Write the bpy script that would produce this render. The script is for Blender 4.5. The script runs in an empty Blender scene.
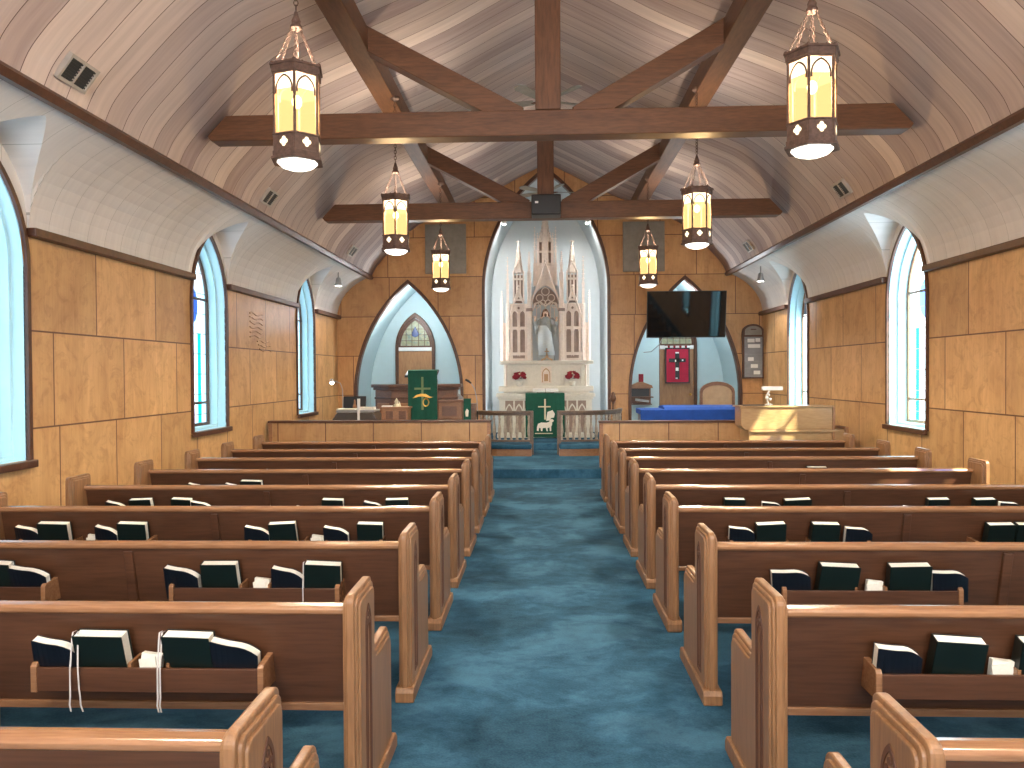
import bpy, bmesh, math, random
from mathutils import Vector, Matrix
random.seed(4)
C = bpy.context.scene
COL = C.collection
# ------------------------------------------------------------------ camera
cam_d = bpy.data.cameras.new('camera'); cam = bpy.data.objects.new('camera', cam_d); COL.objects.link(cam)
cam_d.sensor_width = 36; cam_d.lens = 770/1024*36; cam_d.clip_start = .05; cam_d.clip_end = 200
yaw, pitch, roll = .038, -.0136, -.0063
_f = Vector((-math.sin(yaw)*math.cos(pitch), math.cos(yaw)*math.cos(pitch), math.sin(pitch)))
_r = Vector((math.cos(yaw), math.sin(yaw), 0)); _u = _r.cross(_f)
_r2 = math.cos(roll)*_r + math.sin(roll)*_u; _u2 = -math.sin(roll)*_r + math.cos(roll)*_u
cam.matrix_world = Matrix(((_r2.x,_u2.x,-_f.x,0),(_r2.y,_u2.y,-_f.y,0),(_r2.z,_u2.z,-_f.z,1.66),(0,0,0,1)))
C.camera = cam
# ------------------------------------------------------------------ world, sun, exposure
w = bpy.data.worlds.new('world'); C.world = w; w.use_nodes = True
bg = w.node_tree.nodes['Background']; bg.inputs[0].default_value = (.72,.88,1,1); bg.inputs[1].default_value = 3.2
sun_d = bpy.data.lights.new('sun', 'SUN'); sun_d.energy = 34; sun_d.angle = .02; sun_d.color = (1,.90,.62)
sun = bpy.data.objects.new('sun', sun_d); COL.objects.link(sun)
sun.rotation_euler = Vector((-1.0,.72,-1.3)).to_track_quat('-Z','Y').to_euler()
LANTERN_W = 52
LANTERN_UP = 55
C.view_settings.view_transform = 'Standard'; C.view_settings.look = 'None'
C.view_settings.exposure = 1.95; C.view_settings.gamma = 1; C.view_settings.use_curve_mapping = False

# ------------------------------------------------------------------ materials
def nt(name):
    m = bpy.data.materials.new(name); m.use_nodes = True
    t = m.node_tree; return m, t, t.nodes['Principled BSDF']
def ramp(t, fac, stops):
    r = t.nodes.new('ShaderNodeValToRGB'); e = r.color_ramp.elements
    while len(e) < len(stops): e.new(.5)
    for k, (p, c) in enumerate(stops): e[k].position = p; e[k].color = (*c, 1)
    t.links.new(fac, r.inputs[0]); return r.outputs[0]
def coords(t, scale=(1,1,1), rot=(0,0,0), loc=(0,0,0)):
    tc = t.nodes.new('ShaderNodeTexCoord'); mp = t.nodes.new('ShaderNodeMapping')
    mp.inputs['Scale'].default_value = scale; mp.inputs['Rotation'].default_value = rot; mp.inputs['Location'].default_value = loc
    t.links.new(tc.outputs['Object'], mp.inputs[0]); return mp.outputs[0]
def noise(t, vec, scale=1, detail=5, rough=.6, dist=0):
    n = t.nodes.new('ShaderNodeTexNoise'); n.inputs['Scale'].default_value = scale; n.inputs['Detail'].default_value = detail
    n.inputs['Roughness'].default_value = rough; n.inputs['Distortion'].default_value = dist
    t.links.new(vec, n.inputs['Vector']); return n.outputs['Fac']
def mixc(t, fac, a, b, mode='MIX'):
    m = t.nodes.new('ShaderNodeMix'); m.data_type = 'RGBA'; m.blend_type = mode
    if isinstance(fac, (int, float)): m.inputs[0].default_value = fac
    else: t.links.new(fac, m.inputs[0])
    for i, v in ((6, a), (7, b)):
        if isinstance(v, tuple): m.inputs[i].default_value = (*v, 1)
        else: t.links.new(v, m.inputs[i])
    return m.outputs[2]
def bump(t, p, h, s=.2, d=.01):
    b = t.nodes.new('ShaderNodeBump'); b.inputs['Strength'].default_value = s; b.inputs['Distance'].default_value = d
    t.links.new(h, b.inputs['Height']); t.links.new(b.outputs[0], p.inputs['Normal'])
def plain(name, c, rough=.5, metal=0, var=.12, scale=8, spec=.5):
    m, t, p = nt(name)
    f = noise(t, coords(t), scale, 3)
    t.links.new(ramp(t, f, [(.3, tuple(x*(1-var) for x in c)), (.7, tuple(min(1, x*(1+var)) for x in c))]), p.inputs['Base Color'])
    p.inputs['Roughness'].default_value = rough; p.inputs['Metallic'].default_value = metal; p.inputs['Specular IOR Level'].default_value = spec
    return m
def wood(name, dark, light, scale, rough=.4, spec=.5, rnd=.0, coat=0):
    m, t, p = nt(name)
    f = noise(t, coords(t, scale), 1, 6, .65, .6)
    col = ramp(t, f, [(.3, dark), (.52, tuple((a+b)/2 for a, b in zip(dark, light))), (.72, light)])
    g = noise(t, coords(t, tuple(s*6 for s in scale)), 1, 2, .5)
    col = mixc(t, .35, col, ramp(t, g, [(.35, dark), (.6, light)]))
    if rnd:
        oi = t.nodes.new('ShaderNodeObjectInfo')
        col = mixc(t, 1, col, ramp(t, oi.outputs['Random'], [(0, (1-rnd,)*3), (1, (1,)*3)]), 'MULTIPLY')
    t.links.new(col, p.inputs['Base Color']); p.inputs['Roughness'].default_value = rough; p.inputs['Specular IOR Level'].default_value = spec
    p.inputs['Coat Weight'].default_value = coat; p.inputs['Coat Roughness'].default_value = .25
    return m
def plywood(name, axis, dark, light, off=0, w=1.2, seam=(.13,.05,.02)):
    m, t, p = nt(name)
    tc = t.nodes.new('ShaderNodeTexCoord'); s = t.nodes.new('ShaderNodeSeparateXYZ'); t.links.new(tc.outputs['Object'], s.inputs[0])
    c = t.nodes.new('ShaderNodeCombineXYZ')
    t.links.new(s.outputs[axis], c.inputs[0]); t.links.new(s.outputs['Z'], c.inputs[1])
    mp = t.nodes.new('ShaderNodeMapping'); mp.inputs['Location'].default_value = (off, -.335, 0); t.links.new(c.outputs[0], mp.inputs[0])
    b = t.nodes.new('ShaderNodeTexBrick'); t.links.new(mp.outputs[0], b.inputs['Vector'])
    b.offset = .42; b.squash = .8; b.squash_frequency = 3
    b.inputs['Scale'].default_value = 1; b.inputs['Brick Width'].default_value = w; b.inputs['Row Height'].default_value = .865
    b.inputs['Mortar Size'].default_value = .0085; b.inputs['Mortar Smooth'].default_value = .2; b.inputs['Bias'].default_value = 0
    b.inputs['Color1'].default_value = (.86,.84,.82,1); b.inputs['Color2'].default_value = (1.1,1.1,1.1,1)
    f = noise(t, coords(t, (2.6,2.6,1.1)), 1.2, 5, .6, .8)
    g = noise(t, coords(t, (30,30,2.2)), 1, 3, .6)
    k = noise(t, coords(t, (1,1,1)), 4.5, 4, .7, 1.5)
    col = ramp(t, f, [(.3, dark), (.5, tuple((a+b_)/2 for a, b_ in zip(dark, light))), (.7, light)])
    col = mixc(t, .25, col, ramp(t, g, [(.35, dark), (.65, light)]))
    col = mixc(t, .35 if axis == 'X' else .45, col, ramp(t, k, [(.34, (.62,.52,.45)), (.50, (1,1,1))]), 'MULTIPLY')
    col = mixc(t, 1, col, b.outputs['Color'], 'MULTIPLY')
    col = mixc(t, b.outputs['Fac'], col, seam)
    t.links.new(col, p.inputs['Base Color']); p.inputs['Roughness'].default_value = .42
    bump(t, p, b.outputs['Fac'], -.5, .01)
    return m
def planks(name, c1, c2, wd, mortar, seam, rough=.85):
    m, t, p = nt(name)
    tc = t.nodes.new('ShaderNodeTexCoord')
    b = t.nodes.new('ShaderNodeTexBrick'); t.links.new(tc.outputs['Object'], b.inputs['Vector'])
    b.offset = .5; b.inputs['Scale'].default_value = 1; b.inputs['Brick Width'].default_value = 200; b.inputs['Row Height'].default_value = wd
    b.inputs['Mortar Size'].default_value = mortar; b.inputs['Mortar Smooth'].default_value = .3
    b.inputs['Color1'].default_value = (*c1,1); b.inputs['Color2'].default_value = (*c2,1)
    g = noise(t, coords(t, (.8,14,.8)), 1, 4, .6)
    col = mixc(t, .22, b.outputs['Color'], ramp(t, g, [(.3, tuple(x*.7 for x in c2)), (.7, tuple(min(1,x*1.15) for x in c1))]))
    col = mixc(t, b.outputs['Fac'], col, seam)
    t.links.new(col, p.inputs['Base Color']); p.inputs['Roughness'].default_value = rough; p.inputs['Specular IOR Level'].default_value = .2
    bump(t, p, b.outputs['Fac'], -.4, .01)
    return m
def emit(name, c, s):
    m = bpy.data.materials.new(name); m.use_nodes = True; t = m.node_tree; t.nodes.clear()
    e = t.nodes.new('ShaderNodeEmission'); o = t.nodes.new('ShaderNodeOutputMaterial')
    e.inputs[0].default_value = (*c,1); e.inputs[1].default_value = s; t.links.new(e.outputs[0], o.inputs[0]); return m
def glassy(name, c, s, tr, tint=None):
    m = emit(name, c, s); t = m.node_tree; e = t.nodes['Emission']; o = t.nodes['Material Output']
    a = t.nodes.new('ShaderNodeBsdfTransparent'); a.inputs[0].default_value = (*(tint or c),1); mx = t.nodes.new('ShaderNodeMixShader')
    mx.inputs[0].default_value = tr; t.links.new(e.outputs[0], mx.inputs[1]); t.links.new(a.outputs[0], mx.inputs[2]); t.links.new(mx.outputs[0], o.inputs[0])
    return m
def stained(name, strength, see, dark_top=False):
    # leaded church glass: pale field, turquoise centre strip, blue medallion
    m = bpy.data.materials.new(name); m.use_nodes = True; t = m.node_tree; t.nodes.clear()
    tc = t.nodes.new('ShaderNodeTexCoord'); s = t.nodes.new('ShaderNodeSeparateXYZ'); t.links.new(tc.outputs['Object'], s.inputs[0])
    def mth(op, a, b=None):
        n = t.nodes.new('ShaderNodeMath'); n.operation = op
        for i, v in enumerate((a, b)):
            if v is None: continue
            if isinstance(v, (int, float)): n.inputs[i].default_value = v
            else: t.links.new(v, n.inputs[i])
        return n.outputs[0]
    y, z = s.outputs['Y'], s.outputs['Z']
    ay = mth('ABSOLUTE', y)
    strip = mth('MULTIPLY', mth('LESS_THAN', mth('ABSOLUTE', mth('SUBTRACT', ay, .24)), .05), mth('LESS_THAN', z, 2.25))
    border = mth('GREATER_THAN', ay, .36)
    med = mth('LESS_THAN', mth('ADD', mth('POWER', y, 2), mth('POWER', mth('MULTIPLY', mth('SUBTRACT', z, 2.62), .8), 2)), .043)
    v = t.nodes.new('ShaderNodeTexVoronoi'); v.inputs['Scale'].default_value = 7; t.links.new(tc.outputs['Object'], v.inputs['Vector'])
    fieldc = ramp(t, v.outputs['Color'], [(.2, (.75,.93,1)), (.6, (1,1,1)), (.9, (.85,.8,1))])
    col = mixc(t, border, fieldc, (.62,.9,1))
    col = mixc(t, strip, col, (.02,.55,.5))
    col = mixc(t, med, col, (.10,.22,.55))
    v2 = t.nodes.new('ShaderNodeTexBrick'); cm = t.nodes.new('ShaderNodeCombineXYZ'); t.links.new(y, cm.inputs[0]); t.links.new(z, cm.inputs[1])
    t.links.new(cm.outputs[0], v2.inputs['Vector']); v2.offset = 0; v2.inputs['Scale'].default_value = 1
    v2.inputs['Brick Width'].default_value = .15; v2.inputs['Row Height'].default_value = .28; v2.inputs['Mortar Size'].default_value = .005
    col = mixc(t, v2.outputs['Fac'], col, (.15,.2,.22))
    if dark_top: col = mixc(t, mth('GREATER_THAN', z, 2.75), col, (.02,.025,.03))
    e = t.nodes.new('ShaderNodeEmission'); e.inputs[1].default_value = strength; t.links.new(col, e.inputs[0])
    a = t.nodes.new('ShaderNodeBsdfTransparent'); t.links.new(col, a.inputs[0])
    mx = t.nodes.new('ShaderNodeMixShader'); mx.inputs[0].default_value = see; o = t.nodes.new('ShaderNodeOutputMaterial')
    t.links.new(e.outputs[0], mx.inputs[1]); t.links.new(a.outputs[0], mx.inputs[2]); t.links.new(mx.outputs[0], o.inputs[0])
    return m

M = {}
M['ply_side'] = plywood('plywood_side', 'Y', (.50,.265,.105), (.74,.455,.205), .25)
M['ply_front'] = plywood('plywood_front', 'X', (.44,.215,.08), (.64,.355,.145), .1, 1.35)
M['ply_low'] = plywood('plywood_low', 'X', (.40,.20,.08), (.60,.35,.15), .55, .98)
M['ceil'] = planks('ceiling_boards', (.72,.61,.555), (.33,.245,.245), .27, .0045, (.15,.10,.095))
M['cove'] = planks('cove_boards', (.76,.72,.69), (.70,.665,.635), .3, .0025, (.42,.40,.36), .55)
M['plaster'] = plain('white_plaster', (.62,.60,.56), .6, 0, .03)
M['timber'] = wood('timber', (.075,.030,.013), (.17,.072,.031), (1.2,1.2,1.2), .45, .4)
M['timber_x'] = wood('timber_cross', (.075,.030,.013), (.17,.072,.031), (1.2,9,9), .45, .4)
M['timber_y'] = wood('timber_long', (.075,.030,.013), (.17,.072,.031), (9,1.2,9), .45, .4)
M['timber_z'] = wood('timber_upright', (.075,.030,.013), (.17,.072,.031), (9,9,1.2), .45, .4)
M['trim'] = wood('dark_trim', (.055,.02,.009), (.12,.045,.02), (3,3,3), .4)
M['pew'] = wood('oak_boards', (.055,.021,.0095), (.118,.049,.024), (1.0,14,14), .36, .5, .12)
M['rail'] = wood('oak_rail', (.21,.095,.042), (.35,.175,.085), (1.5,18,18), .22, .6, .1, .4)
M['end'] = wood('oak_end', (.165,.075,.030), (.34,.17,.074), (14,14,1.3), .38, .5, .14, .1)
M['groove'] = plain('carved_shade_wood', (.09,.033,.014), .6)
M['carpet'] = None
m, t, p = nt('blue_carpet')
f = noise(t, coords(t, (1,1.25,1)), 1.3, 7, .66, .35); g = noise(t, coords(t), 90, 2)
f2 = noise(t, coords(t, (1,1.3,1)), 7, 5, .7, .3)
col = ramp(t, f, [(.40, (.004,.020,.044)), (.5, (.017,.066,.122)), (.59, (.060,.158,.250))])
col = mixc(t, .35, col, ramp(t, f2, [(.35, (.012,.048,.092)), (.65, (.055,.165,.265))]))
col = mixc(t, .25, col, ramp(t, g, [(.3, (.012,.05,.08)), (.7, (.05,.16,.22))]))
t.links.new(col, p.inputs['Base Color']); p.inputs['Roughness'].default_value = .9; p.inputs['Specular IOR Level'].default_value = .15
bump(t, p, g, .3, .01); M['carpet'] = m
M['blue_paint'] = plain('pale_blue_paint', (.46,.60,.63), .55, 0, .02)
M['niche'] = plain('pale_grey_paint', (.48,.535,.55), .55, 0, .02)
M['reveal'] = plain('reveal_paint', (.52,.78,.86), .5, 0, .03)
M['cream'] = plain('cream_paint', (.68,.585,.51), .5, 0, .08, 20)
M['cream_lo'] = plain('ivory_paint', (.62,.60,.53), .5, 0, .06, 20)
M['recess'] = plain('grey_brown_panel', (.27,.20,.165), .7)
M['tan'] = plain('tan_gilding', (.42,.25,.13), .5, .1)
M['gold'] = plain('gold', (.75,.48,.12), .3, .9)
M['bronze'] = plain('bronze', (.13,.075,.055), .6, .3, .3, 30)
M['black'] = plain('black_plastic', (.012,.012,.013), .35)
M['screen'] = plain('tv_glass', (.006,.007,.008), .04, 0, .02)
M['greyfab'] = plain('grey_speaker_cloth', (.26,.24,.21), .9)
M['green'] = plain('green_cloth', (.0,.075,.045), .8, 0, .15)
M['pale'] = plain('pale_thread', (.62,.55,.38), .6)
M['red'] = plain('crimson_cloth', (.42,.012,.045), .8)
M['redf'] = plain('red_petals', (.24,.008,.02), .7, 0, .4, 40)
M['blue'] = plain('royal_blue_cloth', (.006,.07,.36), .75)
M['white'] = plain('white_enamel', (.8,.8,.78), .4, 0, .02)
M['paper'] = plain('page_paper', (.78,.75,.66), .7, 0, .05, 60)
M['bk_green'] = plain('dark_green_cover', (.0025,.008,.0065), .4, 0, .2)
M['bk_navy'] = plain('navy_cover', (.003,.005,.010), .4, 0, .2)
M['ribbon'] = plain('silver_ribbon', (.55,.52,.5), .5)
M['grey'] = plain('grey_metal', (.34,.34,.34), .45, .4)
M['ventd'] = plain('vent_dark', (.03,.03,.03), .6)
M['ventf'] = plain('vent_frame', (.40,.36,.32), .5)
M['console'] = plain('smoky_brown_case', (.065,.05,.04), .35)
M['walnut'] = wood('walnut', (.095,.04,.02), (.20,.088,.045), (4,4,9), .4)
M['oak2'] = wood('oak_case', (.22,.10,.045), (.38,.18,.08), (4,4,12), .4)
M['door'] = wood('door_veneer', (.26,.125,.055), (.42,.22,.10), (5,5,1.2), .4)
M['piano'] = wood('piano_oak', (.30,.16,.07), (.44,.26,.12), (1.5,8,8), .3)
M['statue'] = plain('grey_robe', (.30,.32,.31), .7, 0, .15, 12)
M['skin'] = plain('painted_skin', (.60,.42,.31), .6)
M['hair'] = plain('brown_hair', (.14,.07,.04), .8)
M['slate'] = plain('grey_board', (.24,.245,.26), .6)
M['rail_dark'] = wood('aged_rail', (.07,.045,.03), (.17,.11,.075), (8,8,8), .4)
M['rail_pale'] = plain('lit_baluster', (.36,.30,.24), .45, 0, .3, 20)  # light falling on the balusters is put into this pale colour
M['amber'] = glassy('amber_glass', (1,.66,.27), .40, .28, (1,.72,.35))
M['clear'] = glassy('milk_glass', (1,.82,.5), 1.0, .25, (1,.85,.6))
M['bowl'] = glassy('lit_bowl', (1,.93,.8), 1.6, .3, (1,.95,.88))
M['bulb'] = emit('bulb', (1,.85,.55), 14)
M['spotlit'] = emit('spot_lens', (1,.92,.8), 9)
M['st_left'] = stained('stained_glass_cool', .30, .45)
M['st_right'] = stained('stained_glass_bright', 3.2, .5)
M['st_right_dark'] = stained('stained_glass_bright_dark_head', 3.2, .5, True)
M['lunette'] = None
m, t, p = nt('door_glass')
v = t.nodes.new('ShaderNodeTexVoronoi'); v.inputs['Scale'].default_value = 16; t.links.new(coords(t), v.inputs['Vector'])
t.links.new(ramp(t, v.outputs['Color'], [(.2, (.30,.32,.20)), (.6, (.42,.42,.30)), (.9, (.2,.28,.24))]), p.inputs['Base Color'])
p.inputs['Roughness'].default_value = .25; M['lunette'] = m

# ------------------------------------------------------------------ geometry helpers
class MB:
    def __init__(s): s.v = []; s.f = []
    def add(s, vs, fs):
        n = len(s.v); s.v += [tuple(x) for x in vs]; s.f += [tuple(i+n for i in f) for f in fs]; return s
    def box(s, a, b, rot=None, piv=None):
        x0,y0,z0 = a; x1,y1,z1 = b
        vs = [Vector(q) for q in ((x0,y0,z0),(x1,y0,z0),(x1,y1,z0),(x0,y1,z0),(x0,y0,z1),(x1,y0,z1),(x1,y1,z1),(x0,y1,z1))]
        if rot is not None:
            pv = Vector(piv) if piv else sum(vs, Vector())/8
            vs = [rot @ (q-pv) + pv for q in vs]
        return s.add(vs, [(0,3,2,1),(4,5,6,7),(0,1,5,4),(1,2,6,5),(2,3,7,6),(3,0,4,7)])
    def prism(s, poly, axis, a, b):
        # poly in the two remaining axes; extruded along axis from a to b
        def mk(p, h):
            return {'x': (h,p[0],p[1]), 'y': (p[0],h,p[1]), 'z': (p[0],p[1],h)}[axis]
        n = len(poly); vs = [mk(p,a) for p in poly] + [mk(p,b) for p in poly]
        return s.add(vs, [tuple(range(n)), tuple(range(2*n-1, n-1, -1))] + [(i, n+i, n+(i+1)%n, (i+1)%n) for i in range(n)])
    def band(s, outer, inner, axis, a, b, closed=False):
        def mk(p, h):
            return {'x': (h,p[0],p[1]), 'y': (p[0],h,p[1]), 'z': (p[0],p[1],h)}[axis]
        n = len(outer); vs = []
        for i in range(n): vs += [mk(outer[i],a), mk(inner[i],a), mk(inner[i],b), mk(outer[i],b)]
        fs = []
        for i in range(n if closed else n-1):
            k, l = 4*i, 4*((i+1) % n)
            for q in range(4): fs.append((k+q, k+(q+1)%4, l+(q+1)%4, l+q))
        if not closed: fs += [(0,3,2,1), (4*n-4,4*n-3,4*n-2,4*n-1)]
        return s.add(vs, fs)
    def tube(s, pts, r, n=8, cap=True):
        pts = [Vector(p) for p in pts]; rs = r if isinstance(r, (list, tuple)) else [r]*len(pts)
        vs = []; fs = []; prev = None
        for i, p in enumerate(pts):
            d = (pts[min(i+1, len(pts)-1)] - pts[max(i-1, 0)]).normalized()
            if prev is None:
                a = d.orthogonal().normalized()
            else:
                a = (prev - d*prev.dot(d)); a = a.normalized() if a.length > 1e-6 else d.orthogonal().normalized()
            prev = a; b = d.cross(a)
            for k in range(n):
                t_ = 2*math.pi*k/n; vs.append(p + (a*math.cos(t_) + b*math.sin(t_))*rs[i])
        for i in range(len(pts)-1):
            for k in range(n): fs.append((i*n+k, i*n+(k+1)%n, (i+1)*n+(k+1)%n, (i+1)*n+k))
        if cap: fs += [tuple(range(n-1,-1,-1)), tuple(range((len(pts)-1)*n, len(pts)*n))]
        return s.add(vs, fs)
    def lathe(s, prof, c=(0,0,0), n=16, ph=0, sx=1, sy=1):
        vs = []; fs = []
        for (r, z) in prof:
            for k in range(n):
                t_ = 2*math.pi*k/n + ph; vs.append((c[0]+r*sx*math.cos(t_), c[1]+r*sy*math.sin(t_), c[2]+z))
        for i in range(len(prof)-1):
            for k in range(n): fs.append((i*n+k, i*n+(k+1)%n, (i+1)*n+(k+1)%n, (i+1)*n+k))
        fs += [tuple(range(n-1,-1,-1)), tuple(range((len(prof)-1)*n, len(prof)*n))]
        return s.add(vs, fs)
    def sphere(s, c, r, n=10, sc=(1,1,1)):
        prof = [(max(.0005, r*math.sin(math.pi*i/n)), -r*math.cos(math.pi*i/n)*sc[2]) for i in range(n+1)]
        return s.lathe(prof, c, n+2, 0, sc[0], sc[1])
    def torus(s, c, R, r, ax, ay, n=10, k=6):
        ax = Vector(ax); ay = Vector(ay); az = ax.cross(ay).normalized(); vs = []; fs = []; c = Vector(c)
        for i in range(n):
            a = 2*math.pi*i/n; d = ax*math.cos(a)*R + ay*math.sin(a)*R; dn = (ax*math.cos(a)+ay*math.sin(a)).normalized()
            for j in range(k):
                b = 2*math.pi*j/k; vs.append(c + d + dn*r*math.cos(b) + az*r*math.sin(b))
        for i in range(n):
            for j in range(k): fs.append((i*k+j, ((i+1)%n)*k+j, ((i+1)%n)*k+(j+1)%k, i*k+(j+1)%k))
        return s.add(vs, fs)
    def build(s, name, mat, parent=None, bevel=0, smooth=False, loc=None, seg=2):
        me = bpy.data.meshes.new(name); me.from_pydata(s.v, [], s.f); me.materials.append(mat)
        if smooth:
            for q in me.polygons: q.use_smooth = True
        me.validate()
        bm = bmesh.new(); bm.from_mesh(me)
        if smooth: bmesh.ops.remove_doubles(bm, verts=bm.verts, dist=1e-4)
        bmesh.ops.recalc_face_normals(bm, faces=bm.faces); bm.to_mesh(me); bm.free()
        o = bpy.data.objects.new(name, me); COL.objects.link(o)
        if bevel:
            b = o.modifiers.new('bevel', 'BEVEL'); b.width = bevel; b.segments = seg; b.limit_method = 'ANGLE'; b.angle_limit = math.radians(35)
            b.harden_normals = False
        if parent: o.parent = parent
        if loc: o.location = loc
        return o
def tag(o, label, cat, group=None, kind=None):
    o['label'] = label; o['category'] = cat
    if group: o['group'] = group
    if kind: o['kind'] = kind
    return o
def thing(name, label, cat, loc=(0,0,0), rz=0, group=None):
    o = bpy.data.objects.new(name, None); COL.objects.link(o); o.location = loc; o.rotation_euler = (0,0,rz); o.empty_display_size = .1
    return tag(o, label, cat, group)
def struct(o, label=None):
    o['kind'] = 'structure'
    if label: o['label'] = label
    return o
KIDS = {}
def copy_tree(o, parent=None):
    c = o.copy(); COL.objects.link(c); c.parent = parent
    for ch in list(o.children): copy_tree(ch, c)
    return c
def gothic(cx, hw, zs, zt, z0, n=14):
    rise = zt-zs; R = (hw*hw+rise*rise)/(2*hw)
    a_end = math.asin(min(1, rise/R)); pts = [(cx-hw, z0), (cx-hw, zs)] if z0 < zs else [(cx-hw, zs)]
    if R >= hw:
        cc = hw-R
        seq = [(cc+R*math.cos(a), zs+R*math.sin(a)) for a in [a_end*k/n for k in range(1, n)]]
    pts += [(cx-x, z) for x, z in seq]
    pts.append((cx, zt))
    pts += [(cx+x, z) for x, z in reversed(seq)]
    pts.append((cx+hw, zs))
    if z0 < zs: pts.append((cx+hw, z0))
    return pts
def archz(x, cx, hw, zs, zt):
    rise = zt-zs; R = (hw*hw+rise*rise)/(2*hw); u = abs(x-cx)
    if u >= hw: return zs
    return zs + math.sqrt(max(0, R*R-(u-(hw-R))**2))

# ------------------------------------------------------------------ room shell
CX = .15; HW = 4.65; RZ = 2.93; Y0 = -5.2; Y1 = 16.9
PRAW = [(3.88,3.80),(3.80,3.98),(3.68,4.14),(3.54,4.29),(3.38,4.46),(3.2,4.64),(3.02,4.80),(2.82,4.94),(2.62,5.035),(2.3,5.17),(1.9,5.33),(1.23,5.62),(.6,5.95),(0,6.25)]
prof = []
for i in range(len(PRAW)-1):      # smooth curve through the measured points
    p0, p1, p2, p3 = PRAW[max(0,i-1)], PRAW[i], PRAW[i+1], PRAW[min(len(PRAW)-1,i+2)]
    for k in range(4):
        t_ = k/4
        prof.append(tuple(.5*((2*p1[j])+(-p0[j]+p2[j])*t_+(2*p0[j]-5*p1[j]+4*p2[j]-p3[j])*t_*t_+(-p0[j]+3*p1[j]-3*p2[j]+p3[j])*t_**3) for j in (0,1)))
prof.append(PRAW[-1])
def ceil_z(u):
    u = abs(u)
    for (a, za), (b, zb) in zip(prof, prof[1:]):
        if b <= u <= a: return za + (zb-za)*(a-u)/(a-b)
    if u > 3.88: return RZ + .97*math.sqrt(max(0, 1-((u-3.4)/1.25)**2))
    return 6.25
def cove_u(z):
    return 3.4 + 1.25*math.sqrt(max(0, 1-((z-RZ)/.97)**2))
mb = MB()
full = [(CX-u, z) for u, z in prof] + [(CX+u, z) for u, z in reversed(prof[:-1])]
for (xa, za), (xb, zb) in zip(full, full[1:]):
    mb.add([(xa,Y0,za),(xb,Y0,zb),(xb,Y1+.1,zb),(xa,Y1+.1,za)], [(0,1,2,3)])
o = mb.build('ceiling', M['ceil'], smooth=True); struct(o, 'curved ceiling of mauve and beige boards')
sm = o.modifiers.new('solidify', 'SOLIDIFY'); sm.thickness = .08; sm.offset = 1
mb = MB().box((CX-HW-.3, Y0-.1, -.1), (CX+HW+.3, 12.2, 0)); struct(mb.build('floor', M['carpet']), 'blue carpeted nave floor')
mb = MB().box((CX-HW-.3, 12.2, -.1), (CX+HW+.3, Y1+1.9, .14)); struct(mb.build('floor_chancel', M['carpet'], bevel=.015), 'raised blue carpeted chancel floor')
mb = MB().box((-1.2, 15.25, .14), (1.42, Y1+1.6, .27)); struct(mb.build('floor_altar_step', M['carpet'], bevel=.015), 'blue carpeted altar step')

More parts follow.
